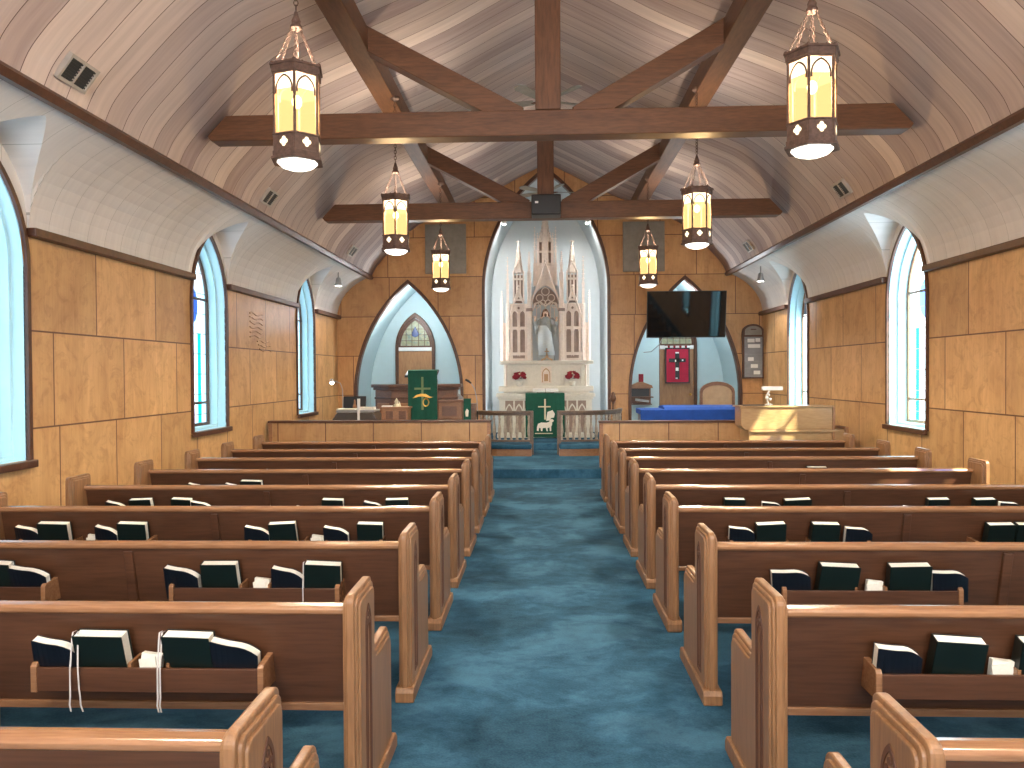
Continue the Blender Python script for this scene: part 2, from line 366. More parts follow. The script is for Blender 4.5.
WIN = [1.76, 6.03, 10.3, 14.57]; WHW = .53; WSILL = .93; WSPR = 2.62; WTOP = 3.55
DHW = .60; DTOP = 3.74
def dz(y):
    for c in WIN:
        if abs(y-c) < DHW: return archz(y, c, DHW, RZ, DTOP)
    return RZ
ys = {Y0, Y1}
for c in WIN:
    for hw in (WHW, DHW):
        for k in range(0, 21): ys.add(round(c - hw + 2*hw*k/20, 5))
k = Y0
while k < Y1: ys.add(round(k, 5)); k += .4
ys = sorted(ys)
def side_wall(sgn, name, lab):
    X = CX + sgn*HW
    mb = MB(); cv = MB()
    for a, b in zip(ys, ys[1:]):
        mid = (a+b)/2; wc = next((c for c in WIN if abs(mid-c) < WHW), None)
        ta, tb = max(RZ, dz(a)), max(RZ, dz(b))
        if wc is None:
            mb.add([(X,a,0),(X,b,0),(X,b,RZ),(X,a,RZ)], [(0,1,2,3)]); za_ = zb_ = RZ
        else:
            mb.add([(X,a,0),(X,b,0),(X,b,WSILL),(X,a,WSILL)], [(0,1,2,3)])
            za_, zb_ = archz(a,wc,WHW,WSPR,WTOP), archz(b,wc,WHW,WSPR,WTOP)
            if min(za_, zb_) < RZ: mb.add([(X,a,min(za_,RZ)),(X,b,min(zb_,RZ)),(X,b,RZ),(X,a,RZ)], [(0,1,2,3)])
            za_, zb_ = max(za_, RZ), max(zb_, RZ)
        if ta > za_ or tb > zb_: cv.add([(X,a,za_),(X,b,zb_),(X,b,tb),(X,a,ta)], [(0,1,2,3)])
        if ta > RZ or tb > RZ:      # dormer vault back to the cove
            n = 4
            ua, ub = cove_u(ta), cove_u(tb)
            cv.add([(X,a,ta),(X,b,tb),(CX+sgn*ub,b,tb),(CX+sgn*ua,a,ta)], [(0,1,2,3)])
        n = 10
        for i in range(n):
            q = []
            for yy, zq, j in ((a,ta,i),(b,tb,i),(b,tb,i+1),(a,ta,i+1)):
                th0 = math.asin((zq-RZ)/.97); th1 = math.asin((3.83-RZ)/.97)
                th = th0+(th1-th0)*j/n
                q.append((CX+sgn*(3.4+1.25*math.cos(th)), yy, RZ+.97*math.sin(th)))
            cv.add(q, [(0,1,2,3)])
    w1 = mb.build(name, M['ply_side']); struct(w1, lab)
    w2 = cv.build('ceiling_cove_'+('left' if sgn < 0 else 'right'), M['cove']); struct(w2, 'pale curved cove over the '+('left' if sgn < 0 else 'right')+' wall')
    # rail (broken at the windows) and cornice
    edges = [Y0] + [e for c in WIN for e in (c-WHW-.03, c+WHW+.03)] + [Y1]
    rm = MB()
    for a, b in zip(edges[::2], edges[1::2]):
        rm.box((X-sgn*.045-.045, a, RZ-.045), (X-sgn*.045+.045, b, RZ+.035))
    struct(rm.build('trim_1' if sgn < 0 else 'trim_2', M['trim'], bevel=.01), 'dark picture rail')
    cm = MB().prism([(CX+sgn*3.95, 3.76), (CX+sgn*3.865, 3.745), (CX+sgn*3.83, 3.80), (CX+sgn*3.87, 3.85)], 'y', Y0, Y1)
    struct(cm.build('trim_3' if sgn < 0 else 'trim_4', M['trim']), 'dark cornice strip')
side_wall(-1, 'wall_left', 'plywood panelled left wall'); side_wall(1, 'wall_right', 'plywood panelled right wall')

# windows
wn = 0
for sgn in (-1, 1):
    X = CX + sgn*HW
    for wi, c in enumerate(WIN):
        wn += 1
        e = bpy.data.objects.new('window_%d' % wn, None); COL.objects.link(e); e.location = (X, c, 0); e['kind'] = 'structure'
        out = gothic(0, WHW, WSPR, WTOP, WSILL)
        def shrink(d, dzs=0): return gothic(0, WHW-d, WSPR, WTOP-d*1.25, WSILL+d, 14)
        D = .26*sgn
        rv = MB(); n = len(out)
        g = out; inn = out
        vs = [(0, p[0], p[1]) for p in g] + [(D, p[0], p[1]) for p in g]
        rv.add(vs, [(i, (i+1) % n, n+(i+1) % n, n+i) for i in range(n)])
        rv.build('reveal', M['reveal'], e)
        # stepped splay board inside the reveal
        st = MB(); st.band(shrink(.0), shrink(.035), 'x', D*.45, D, True); st.build('splay_board', M['reveal'], e)
        fm = MB(); fm.band(shrink(.03), shrink(.075), 'x', D*.86, D*1.02, True)
        for zz in (1.28, 2.72): fm.box((min(D*.88, D), -WHW+.05, zz-.018), (max(D*.88, D), WHW-.05, zz+.018))
        fm.build('window_frame', M['oak2'] if sgn > 0 else M['trim'], e, bevel=.004)
        pn = MB(); pp = shrink(.05); pn.prism(pp, 'x', D*.96, D*.985)
        mat = M['st_left'] if sgn < 0 else (M['st_right_dark'] if wi == 3 else M['st_right'])
        pn.build('pane', mat, e)
        ex = MB(); o2 = gothic(0, WHW+.045, WSPR, WTOP+.055, WSILL-.02)
        ex.band(o2, gothic(0, WHW, WSPR, WTOP, WSILL-.02), 'x', -.03*sgn, .01*sgn)
        ex.build('casing', M['trim'], e)
        si = MB().box((-.075 if sgn > 0 else .02, -WHW-.05, WSILL-.065), (-.02 if sgn > 0 else .075, WHW+.05, WSILL-.0))
        si.build('window_sill', M['trim'], e, bevel=.008)

e = bpy.data.objects.new('window_9', None); COL.objects.link(e); e.location = (CX, Y0+.02, 0); e['kind'] = 'structure'; e['label'] = 'added rear window with a glowing pane that fills the nave with light'  # unseen window added behind the camera; its glowing pane brightens the nave
b = MB().prism(gothic(0, 2.3, 2.6, 4.9, 1.2), 'y', .02, .05); b.build('pane', emit('rear_fill_glow', (.88,.94,1), 5.5), e)
b = MB(); b.band(gothic(0, 2.42, 2.6, 5.05, 1.1), gothic(0, 2.28, 2.6, 4.88, 1.2), 'y', -.02, .09, True)
for q in (-1.2, 0, 1.2): b.box((q-.03,.04,1.2), (q+.03,.08,archz(q,0,2.3,2.6,4.88)))
b.build('window_frame', M['trim'], e)
# front wall with three arches
ARCH = [(-2.925, 1.185, 1.2, 3.70), (.113, 1.375, 3.5, 6.12), (3.13, 1.20, 1.2, 3.73)]
xs = set()
k = CX-HW
while k < CX+HW: xs.add(round(k,4)); k += .1
xs.add(CX+HW); xs |= {CX-3.88, CX+3.88, CX}
for cx, hw, zs, zt in ARCH:
    for i in range(33): xs.add(round(cx-hw+2*hw*i/32, 4))
for u, z in prof: xs |= {round(CX-u, 4), round(CX+u, 4)}
for k in range(40): xs |= {round(CX-4.65+.02*k,4), round(CX+4.65-.02*k,4)}
xs = sorted(xs); mb = MB()
for a, b in zip(xs, xs[1:]):
    if b-a < 1e-4: continue
    m_ = (a+b)/2; ar = next((q for q in ARCH if abs(m_-q[0]) < q[1]), None)
    za = zb = 0
    if ar: za, zb = archz(a, *ar), archz(b, *ar)
    ta, tb = ceil_z(a-CX)+.05, ceil_z(b-CX)+.05
    for yy in (Y1, Y1+.12):
        mb.add([(a,yy,za),(b,yy,zb),(b,yy,tb),(a,yy,ta)], [(0,1,2,3)])
struct(mb.build('wall_front', M['ply_front']), 'plywood panelled chancel wall with three pointed arches')
mb = MB().box((CX-HW-.1, Y0-.15, 0), (CX+HW+.1, Y0, 6.4)); struct(mb.build('wall_back', M['ply_front']))
for k, (cx, hw, zs, zt) in enumerate(ARCH):
    t_ = .06
    b = MB(); b.band(gothic(cx, hw+.03, zs, zt+.045, .14), gothic(cx, hw-.035, zs, zt-.05, .14), 'y', Y1-.05, Y1+.13)
    struct(b.build('trim_%d' % (5+k), M['trim'], bevel=.01), 'dark moulding round a pointed arch')
    depth = 1.5 if k != 1 else 1.25
    g = gothic(cx, hw-.01 if k == 1 else hw-.01, zs, zt-.01, .1, 18); n = len(g); b = MB()
    if k == 1:
        b.add([(p[0],Y1+.05,p[1]) for p in g]+[(cx+(p[0]-cx)*.93,Y1+depth,p[1]*.985) for p in g], [(i,i+1,n+i+1,n+i) for i in range(n-1)]+[tuple(range(n, 2*n))])
    else:
        b.add([(p[0],Y1+.05,p[1]) for p in g]+[(p[0],Y1+depth,p[1]) for p in g], [(i,i+1,n+i+1,n+i) for i in range(n-1)]+[tuple(range(n, 2*n))])
    struct(b.build('wall_%s' % ('recess_left','niche','recess_right')[k], M['niche'] if k == 1 else M['blue_paint']), 'pale blue painted recess')

# doors at the back of the two side recesses
def door(n, cx, y, lab, banner=False):
    e = bpy.data.objects.new('door_%d' % n, None); COL.objects.link(e); e.location = (cx, y, .14); e['kind'] = 'structure'; e['label'] = lab
    b = MB(); b.band(gothic(0,.475,2.15,2.99,0), gothic(0,.40,2.15,2.87,0), 'y', -.1, 0); b.build('door_frame', M['trim'], e, bevel=.01)
    b = MB(); b.box((-.40,-.06,0), (.40,-.01,2.07)); b.build('door_panel', M['door'], e, bevel=.006)
    b = MB(); b.box((-.40,-.075,2.08), (.40,-.01,2.16)); b.build('transom_bar', M['white'], e)
    b = MB(); b.prism(gothic(0,.39,2.17,2.85,2.16), 'y', -.04, -.02); b.build('fanlight', M['lunette'], e)
    b = MB(); b.band(gothic(0,.395,2.17,2.86,2.165), gothic(0,.355,2.17,2.80,2.165), 'y', -.07, -.02)
    b.box((-.36,-.055,2.165), (.36,-.03,2.2))
    for xx in (-.22,-.08,.08,.22): b.box((xx-.006,-.052,2.18), (xx+.006,-.036,archz(xx,0,.36,2.17,2.81)))
    for zz in (2.32,2.46,2.6):
        ww = next((q/100 for q in range(36,0,-1) if archz(q/100,0,.36,2.17,2.81) > zz and q/100 < .36), .05)
        b.box((-ww,-.052,zz-.006), (ww,-.036,zz+.006))
    b.build('leading', M['trim'], e)
    b = MB().lathe([(.001,-.1),(.075,-.07),(.085,.0),(.05,.07),(.001,.16)], (0,-.05,2.5), 16, 0, 1, .2); b.build('blue_medallion', plain('medallion_blue', (.05,.08,.2), .3), e)
    b = MB().sphere((.32,-.09,1.0), .03); b.build('door_handle', M['gold'], e)
    return e
door(1, -3.01, Y1+1.5, 'brown door with pointed leaded fanlight in the left recess')
door(2, 3.2, Y1+1.5, 'brown door with leaded fanlight in the right recess')

# ------------------------------------------------------------------ roof timbers
def truss(y, lab, kp_bottom=4.1):
    e = thing('roof_truss', lab, 'roof truss', (0, y, 0), 0, None)
    b = MB(); zt, zb = 4.35, 4.09; xl, xr = CX-3.6, CX+3.6
    b.prism([(xl,zb+.05),(xl+.04,zb),(xr-.04,zb),(xr,zb+.05),(xr-.2,zt),(xl+.2,zt)], 'y', -.11, .11)
    b.build('tie_beam', M['timber_x'], e, bevel=.012)
    kx = .085
    b = MB(); b.box((kx-.13,-.12,zt-.0), (kx+.13,.12,ceil_z(kx-CX)-.02)); b.build('king_post', M['timber_z'], e, bevel=.01)
    for s_, px in ((-1,-1.85), (1,1.95)):
        a = Vector((kx+s_*.44, 0, zt-.0)); c_ = Vector((px, 0, 5.16)); d = (c_-a).normalized(); a = a-d*.16; nrm = Vector((-d.z,0,d.x))*.115
        b = MB(); a2 = a; c2 = c_
        pts = [a2-nrm, c2-nrm, c2+nrm, a2+nrm]
        b.prism([(q.x, q.z) for q in pts], 'y', -.1, .1); b.build('strut', M['timber_x'], e, bevel=.01)
    return e
truss(8.0, 'near timber roof truss spanning the nave below the ceiling')
truss(12.2, 'far timber roof truss with a black speaker hung on its middle')
for px, lab in ((-1.88, 'left lengthwise roof purlin under the boarded ceiling'), (1.98, 'right lengthwise roof purlin under the boarded ceiling')):
    b = MB(); b.box((px-.12, Y0, 4.99), (px+.12, Y1, 5.23)); tag(b.build('roof_purlin', M['timber_y'], bevel=.01), lab, 'roof beam')

# black speaker under the far truss
e = thing('hanging_speaker', 'black box speaker mounted on the middle of the far truss beam', 'speaker', (.09, 11.97, 4.08))
b = MB().box((-.225,-.2,0), (.225,.11,.31)); b.build('cabinet', M['black'], e, bevel=.015)
b = MB().box((-.2,-.212,.02), (.2,-.2,.29)); b.build('grille', M['black'], e)
b = MB().box((-.17,-.222,.17), (-.12,-.212,.2)); b.build('white_badge', M['white'], e)

# ------------------------------------------------------------------ lanterns
def lantern():
    e = thing('pendant_lantern', '', 'pendant lantern')
    R = .165; ph = math.pi/6
    hexp = lambda r: [(r*math.cos(ph+k*math.pi/3), r*math.sin(ph+k*math.pi/3)) for k in range(6)]
    # z=0 is the bottom of the bowl, total .78
    b = MB(); b.band(hexp(R+.022), hexp(R-.02), 'z', .65, .70, True); b.band(hexp(R+.035), hexp(R-.005), 'z', .695, .712, True); b.band(hexp(R+.012), hexp(R-.02), 'z', .635, .66, True)
    for k in range(6):
        p0, p1 = Vector(hexp(R+.018)[k]), Vector(hexp(R+.018)[(k+1)%6])
        for q in (0,.33,.67):
            c_ = p0.lerp(p1, q); b.sphere((c_.x, c_.y, .712), .014 if q == 0 else .009, 6)
    b.build('crown', M['bronze'], e, bevel=.004)
    P = hexp(R); Q = hexp(R-.006)
    for k in range(6):
        a0, a1 = Vector(P[k]), Vector(P[(k+1)%6]); q0, q1 = Vector(Q[k]), Vector(Q[(k+1)%6])
        b = MB()
        b.add([(a0.x,a0.y,.225),(a1.x,a1.y,.225),(a1.x,a1.y,.53),(a0.x,a0.y,.53)], [(0,1,2,3)]); b.build('amber_panel', M['amber'], e)
        b = MB()
        b.add([(a0.x,a0.y,.53),(a1.x,a1.y,.53),(a1.x,a1.y,.64),(a0.x,a0.y,.64)], [(0,1,2,3)]); b.build('bright_head_glass', M['clear'], e)
        # gothic tracery head
        b = MB(); dvec = (a1-a0); L = dvec.length; u_ = dvec.normalized(); nn = Vector((u_.y,-u_.x))
        g = gothic(L/2, L/2-.012, .53, .63, .5, 6); gi = gothic(L/2, L/2-.024, .53, .615, .5, 6)
        vs = []; n_ = len(g)
        for i in range(n_):
            for pt in (g[i], gi[i]):
                for h in (.004, -.004):
                    q_ = a0 + u_*pt[0] + nn*h; vs.append((q_.x, q_.y, pt[1]))
        fs = []
        for i in range(n_-1):
            k0, k1 = 4*i, 4*i+4
            for s1, s2 in ((0,1),(1,3),(3,2),(2,0)): fs.append((k0+s1,k0+s2,k1+s2,k1+s1))
        b.add(vs, fs); b.build('arched_tracery', M['bronze'], e)
        b = MB().tube([(a0.x,a0.y,.08),(a0.x,a0.y,.67)], .011, 6); b.build('corner_bar', M['bronze'], e)
        # glowing quatrefoil
        mid = (a0+a1)/2; b = MB()
        for dx, dz_ in ((.017,0),(-.017,0),(0,.019),(0,-.019)):
            c_ = mid + nn*.012 + u_*dx
            ring = []
            for j in range(10):
                t_ = 2*math.pi*j/10; pt = c_ + u_*math.cos(t_)*.0155; ring.append((pt.x, pt.y, .165+dz_+math.sin(t_)*.0155))
            b.add(ring, [tuple(range(10))])
        b.build('quatrefoil', M['clear'], e)
    b = MB(); b.band(hexp(R+.008), hexp(R-.008), 'z', .105, .225, True); b.band(hexp(R+.018), hexp(R-.005), 'z', .215, .228, True)
    b.build('lower_band', M['bronze'], e, bevel=.003)
    b = MB(); b.band(hexp(R+.03), hexp(R-.02), 'z', .05, .07, True); b.band(hexp(R+.018), hexp(R-.005), 'z', .07, .108, True); b.build('bottom_rim', M['bronze'], e, bevel=.004)
    b = MB().lathe([(.001,0),(.06,.005),(.11,.022),(.14,.05),(.14,.058),(.001,.058)], (0,0,0), 20); b.build('bowl', M['bowl'], e, smooth=True)
    b = MB().sphere((0,0,.48), .035, 8, (1,1,1.3)); b.build('bulb', M['bulb'], e, smooth=True)
    # chains
    hub = 1.0
    for k in range(6):
        p0 = Vector((*hexp(R)[k], .705)); p1 = Vector((.028*math.cos(ph+k*math.pi/3), .028*math.sin(ph+k*math.pi/3), hub))
        b = MB(); nL = 12; d = (p1-p0)/nL; dn = d.normalized(); s1 = dn.orthogonal().normalized(); s2 = dn.cross(s1)
        for i in range(nL):
            b.torus(p0+d*(i+.5), .0085, .0028, dn*1.5, s1 if i % 2 else s2, 8, 4)
        b.build('chain', M['bronze'], e)
    b = MB().lathe([(.03,.985),(.042,.995),(.042,1.01),(.03,1.03),(.032,1.05),(.02,1.08),(.012,1.11),(.001,1.125)], (0,0,0), 10); b.build('hub', M['bronze'], e)
    b = MB(); z = 1.14; i = 0
    while z < 1.86:
        b.torus((0,0,z), .015, .0042, (0,0,1.5), (1,0,0) if i % 2 else (0,1,0), 8, 5); z += .035; i += 1
    b.build('suspension_chain', M['bronze'], e)
    b = MB().lathe([(.008,1.85),(.03,1.865),(.055,1.88),(.062,1.905),(.001,1.905)], (0,0,0), 14); b.build('ceiling_cap', M['bronze'], e)
    return e
def lamp_lights(x, y, z):
    for (dz_, en, r) in ((.48, LANTERN_W, .05),):
        d = bpy.data.lights.new('lantern_light', 'POINT'); d.energy = en; d.color = (1,.85,.66); d.shadow_soft_size = .12
        o = bpy.data.objects.new('lantern_light', d); COL.objects.link(o); o.location = (x, y, z+dz_)
    d = bpy.data.lights.new('lantern_bowl_light', 'SPOT'); d.energy = LANTERN_UP; d.spot_size = math.radians(165); d.spot_blend = .6; d.color = (1,.88,.7); d.shadow_soft_size = .1
    o = bpy.data.objects.new('lantern_bowl_light', d); COL.objects.link(o); o.location = (x, y, z-.03)
lan = lantern(); first = True
LN = [(-1.712,5.4,'left'),(1.873,5.4,'right'),(-1.75,9.3,'left'),(1.87,9.3,'right'),(-1.75,13.5,'left'),(1.868,13.5,'right'),(-1.73,1.3,'left'),(1.87,1.3,'right'),(-1.73,-2.8,'left'),(1.87,-2.8,'right')]
row_name = {5.4:'nearest row, large in view', 9.3:'middle row just beyond the near truss', 13.5:'farthest row before the chancel wall', 1.3:'row above the camera', -2.8:'row at the back'}
for i, (x, y, s_) in enumerate(LN):
    if y > 2:
        o = lan if first else copy_tree(lan); first = False
        o.location = (x, y, 3.105 + (.03 if s_ == 'right' else 0)); o['label'] = 'amber hexagonal pendant lantern hanging %s of the aisle, %s' % (s_, row_name[y]); o['group'] = 'hexagonal pendant lanterns'
        o.rotation_euler = (0,0,math.radians([12,34,8,30,5,-5][i]))
    elif y > -4:
        o = copy_tree(lan); o.location = (x, y, 3.105); o['label'] = 'amber hexagonal pendant lantern hanging %s of the aisle, %s' % (s_, row_name[y]); o['group'] = 'hexagonal pendant lanterns'
    lamp_lights(x, y, 3.105)

# ------------------------------------------------------------------ ceiling fans
def fan(x, y, z, lab, a0):
    e = thing('ceiling_fan', lab, 'ceiling fan', (x, y, z))
    MB().lathe([(.02,-.02),(.09,-.01),(.11,.03),(.1,.09),(.04,.12),(.014,.14),(.014, ceil_z(x-CX)-z-.08),(.06,ceil_z(x-CX)-z-.06),(.06,ceil_z(x-CX)-z-.005)], (0,0,0), 16).build('motor', M['grey'], e, smooth=True)
    for k in range(5):
        a = a0+2*math.pi*k/5; r = Matrix.Rotation(a, 3, 'Z') @ Matrix.Rotation(.2, 3, 'X')
        b = MB(); vs = [r @ Vector(q) for q in ((.17,-.05,0),(.6,-.075,0),(.66,-.04,0),(.66,.04,0),(.6,.075,0),(.17,.05,0))]
        vs2 = [q+Vector((0,0,.012)) for q in vs]
        b.add(vs+vs2, [(0,1,2,3,4,5),(11,10,9,8,7,6)]+[(i,(i+1)%6,6+(i+1)%6,6+i) for i in range(6)])
        bl = b.build('fan_blade', M['greyfab'], e)
        b = MB().tube([r@Vector((.08,0,.0)), r@Vector((.2,0,.004))], .014, 6); b.build('blade_bracket', M['bronze'], bl)
fan(.085, 10.15, 5.22, 'grey bladed ceiling fan between the two roof trusses', .35)
fan(.13, 14.5, 5.05, 'grey bladed ceiling fan in front of the central niche head', .1)

for x, z in ((-2.92, 3.0), (3.13, 3.05)):
    d = bpy.data.lights.new('recess_fill_light', 'POINT'); d.energy = 14; d.color = (.93,.97,1); d.shadow_soft_size = .08  # unseen fill lamps added to brighten the side recesses
    o = bpy.data.objects.new('recess_fill_light', d); COL.objects.link(o); o.location = (x, Y1+.22, z)
for x, sx in ((-1.2, 1), (1.43, -1)):      # strip lights tucked behind the edge of the niche arch
    d = bpy.data.lights.new('niche_strip_light', 'AREA'); d.shape = 'RECTANGLE'; d.size = .06; d.size_y = 3.6; d.energy = 7; d.color = (.96,.98,1)
    o = bpy.data.objects.new('niche_strip_light', d); COL.objects.link(o); o.location = (x, Y1+.17, 2.6)
    o.rotation_euler = Vector((sx*.75, .66, 0)).to_track_quat('-Z','Y').to_euler()
# vents and spotlights
for s_ in (-1, 1):
    for i, y in enumerate((5.9, 10.15, 14.65)):
        u = 3.765; x = CX+s_*u; z = ceil_z(u)
        where = ['nearest the camera', 'level with the space between the trusses', 'closest to the chancel wall'][i]
        e = thing('air_vent', 'square air vent low on the %s ceiling slope, %s' % ('left' if s_ < 0 else 'right', where), 'air vent', (x, y, z), 0, 'ceiling air vents')
        e.rotation_euler = (0, -s_*math.radians(127), 0)
        b = MB(); o_ = [(-.11,-.18),(.11,-.18),(.11,.18),(-.11,.18)]; i_ = [(-.085,-.155),(.085,-.155),(.085,.155),(-.085,.155)]
        b.band(o_, i_, 'z', -.0, .04, True); b.box((-.085,-.008,-.0), (.085,.008,.04)); b.build('vent_frame', M['ventf'], e)
        b = MB()
        for k in range(7): b.box((-.08+.024*k,-.155,.022), (-.068+.024*k,.155,.032))
        b.build('louvers', M['ventd'], e)
        b = MB().box((-.085,-.155,.012), (.085,.155,.02)); b.build('duct_back', M['black'], e)
for x, lab in ((-4.02, 'small white spotlight hanging from the left cove by the chancel'), (4.28, 'small white spotlight hanging from the right cove by the chancel')):
    e = thing('spotlight', lab, 'spotlight', (x, 15.2, 3.42))
    zt = ceil_z(x-CX)-3.42
    MB().tube([(0,0,.16),(0,0,zt)], .012, 8).build('stem', M['grey'], e)
    MB().lathe([(.03,.17),(.045,.15),(.06,.06),(.085,0),(.075,0),(.05,.05)], (0,0,0), 14).build('lamp_shade', M['grey'], e, smooth=True)
    MB().lathe([(.001,.02),(.07,.012),(.07,.006),(.001,.0)], (0,0,0), 14).build('lens', M['spotlit'], e)
    d = bpy.data.lights.new('spot_glow', 'SPOT'); d.energy = 15; d.spot_size = 1.9; d.color = (1,.85,.65); d.shadow_soft_size = .05
    o = bpy.data.objects.new('spot_glow', d); COL.objects.link(o); o.location = (x, 15.2, 3.40)
for x, lab in ((-.80, 'bright spotlight at the upper left inside the altar niche'), (1.03, 'bright spotlight at the upper right inside the altar niche')):
    e = thing('niche_spotlight', lab, 'spotlight', (x, 17.12, 4.98))
    MB().lathe([(.001,.12),(.04,.11),(.045,0),(.036,0),(.001,.02)], (0,0,0), 12).build('lamp_shade', M['white'], e)
    MB().tube([(0,0,.1),(.12*(1 if x > 0 else -1),0,.12)], .012, 6).build('bracket', M['white'], e)
    MB().sphere((0,-.01,.0), .034, 8).build('bulb', emit('niche_bulb', (1,.97,.92), 12), e)
    d = bpy.data.lights.new('niche_light', 'SPOT'); d.energy = 13; d.spot_size = 2.8; d.spot_blend = .8; d.color = (1,.96,.92); d.shadow_soft_size = .12
    o = bpy.data.objects.new('niche_light', d); COL.objects.link(o); o.location = (x, 17.1, 4.9)
    o.rotation_euler = Vector((.1-x*.4, .5, -2.6)).to_track_quat('-Z','Y').to_euler()

# ------------------------------------------------------------------ pews
def arc(cx, cy, r, a0, a1, n=5):
    return [(cx+r*math.cos(math.radians(a0+(a1-a0)*k/n)), cy+r*math.sin(math.radians(a0+(a1-a0)*k/n))) for k in range(n+1)]
def end_poly(d=0.0):
    # side outline (y, z) of a pew end: tall post toward the back, low arm toward the front
    p = [(-.20+d,.0)] + arc(-.17+d, .83-d, .03, 180, 90) + arc(.065-d, .83-d, .03, 90, 0) + [(.095-d,.62)]
    p += arc(.125, .59, .03+d, 180, 270) + [(.15,.558-d)] + arc(.37-d, .508-d, .05, 90, 0) + [(.42-d,.0)]
    return p
def make_pew(side):
    L = 3.115 if side == 'left' else 3.17
    e = thing('pew', '', 'pew')
    h = L/2; t_ = .068
    # back panel, leaning toward the rear at the top
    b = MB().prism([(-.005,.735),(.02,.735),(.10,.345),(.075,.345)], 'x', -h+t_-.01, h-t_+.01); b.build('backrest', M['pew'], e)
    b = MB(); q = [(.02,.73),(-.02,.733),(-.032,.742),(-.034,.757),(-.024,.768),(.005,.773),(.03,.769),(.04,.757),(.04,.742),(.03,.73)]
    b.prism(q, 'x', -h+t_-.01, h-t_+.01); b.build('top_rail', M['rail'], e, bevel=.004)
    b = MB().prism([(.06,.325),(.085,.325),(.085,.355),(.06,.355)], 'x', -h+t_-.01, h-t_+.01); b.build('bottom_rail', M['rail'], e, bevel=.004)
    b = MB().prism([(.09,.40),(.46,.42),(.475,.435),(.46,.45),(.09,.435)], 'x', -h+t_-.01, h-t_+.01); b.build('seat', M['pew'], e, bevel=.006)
    b = MB().prism([(-.02,.72),(.0,.72),(.075,.40),(.07,.02),(.04,.02),(.045,.40)], 'x', -.025, .025); b.build('middle_brace', M['pew'], e, bevel=.005)
    aisle = 1 if side == 'left' else -1
    for s_ in (-1, 1):
        xo = s_*h; xi = s_*(h-t_)
        b = MB(); lo, hi = sorted((xo, xi))
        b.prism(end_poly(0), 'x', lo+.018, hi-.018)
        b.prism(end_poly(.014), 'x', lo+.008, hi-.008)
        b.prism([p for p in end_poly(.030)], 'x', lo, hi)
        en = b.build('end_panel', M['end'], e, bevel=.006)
        b = MB().prism([(-.215,0),(-.215,.05),(-.2,.075),(.42,.075),(.445,.05),(.445,0)], 'x', lo-.014, hi+.014); b.build('plinth', M['end'], en, bevel=.008)
        if s_ == aisle:
            xf = xo; b = MB(); g1 = gothic(-.05, .045, .70, .79, .12, 7); g2 = gothic(-.05, .034, .70, .772, .131, 7)
            b.band(g1, g2, 'x', xf, xf+s_*.0035, True)
            g3 = gothic(-.05, .022, .68, .73, .14, 6); g4 = gothic(-.05, .016, .68, .72, .146, 6)
            b.band(g3, g4, 'x', xf, xf+s_*.004, True)
            b.build('lancet_carving', M['groove'], en)
            b = MB()
            for (yy, zz) in ((-.05,.752),(-.066,.73),(-.034,.73)): b.lathe([(.001,0),(.011,.0),(.009,.004),(.001,.005)], (0,0,0), 8)
            b.v = []; b.f = []
            for (yy, zz) in ((-.05,.748),(-.067,.725),(-.033,.725)):
                b.prism([(yy+.010*math.cos(a*math.pi/4), zz+.010*math.sin(a*math.pi/4)) for a in range(8)], 'x', xf, xf+s_*.004)
            b.build('trefoil_carving', M['groove'], en)
    # two book racks on the rear face
    for rx in RACKX[side]:
        x = rx - MID[side]
        b = MB()
        b.box((x-.45,-.075,.447), (x+.45,-.06,.54)); rk = b.build('book_rack', M['pew'], e, bevel=.003)
        b = MB().box((x-.45,-.06,.447), (x+.45,.075,.462)); b.build('rack_floor', M['pew'], rk)
        for q in (-.442, .442):
            b = MB().prism([(-.080,.445),(-.080,.545),(-.07,.558),(.045,.57),(.062,.445)], 'x', x+q-.012, x+q+.012); b.build('rack_end', M['rail'], rk, bevel=.003)
        for q in (-.075, .075):
            b = MB().prism([(-.06,.45),(-.06,.555),(.05,.565),(.06,.45)], 'x', x+q-.006, x+q+.006); b.build('rack_divider', M['rail'], rk)
    return e
RACKX = {'left': (-1.515, -3.09), 'right': (1.68, 3.25)}
MID = {'left': -2.2225, 'right': 2.395}
ROW = [0, 1.87, 2.95, 4.05, 5.14, 6.13, 7.16, 8.17, 9.1, 10.1]
ORD = ['', 'first', 'second', 'third', 'fourth', 'fifth', 'sixth', 'seventh', 'eighth', 'ninth']
for side in ('left', 'right'):
    proto = make_pew(side)
    for r in range(1, 10):
        o = proto if r == 1 else copy_tree(proto)
        o.location = (MID[side], ROW[r], 0)
        o['label'] = 'oak pew %s of the blue aisle, %s row from the camera' % (side, ORD[r]); o['group'] = 'oak pews'
        if r == 9: o['label'] = 'oak pew %s of the blue aisle, ninth and frontmost, nearest the chancel' % side

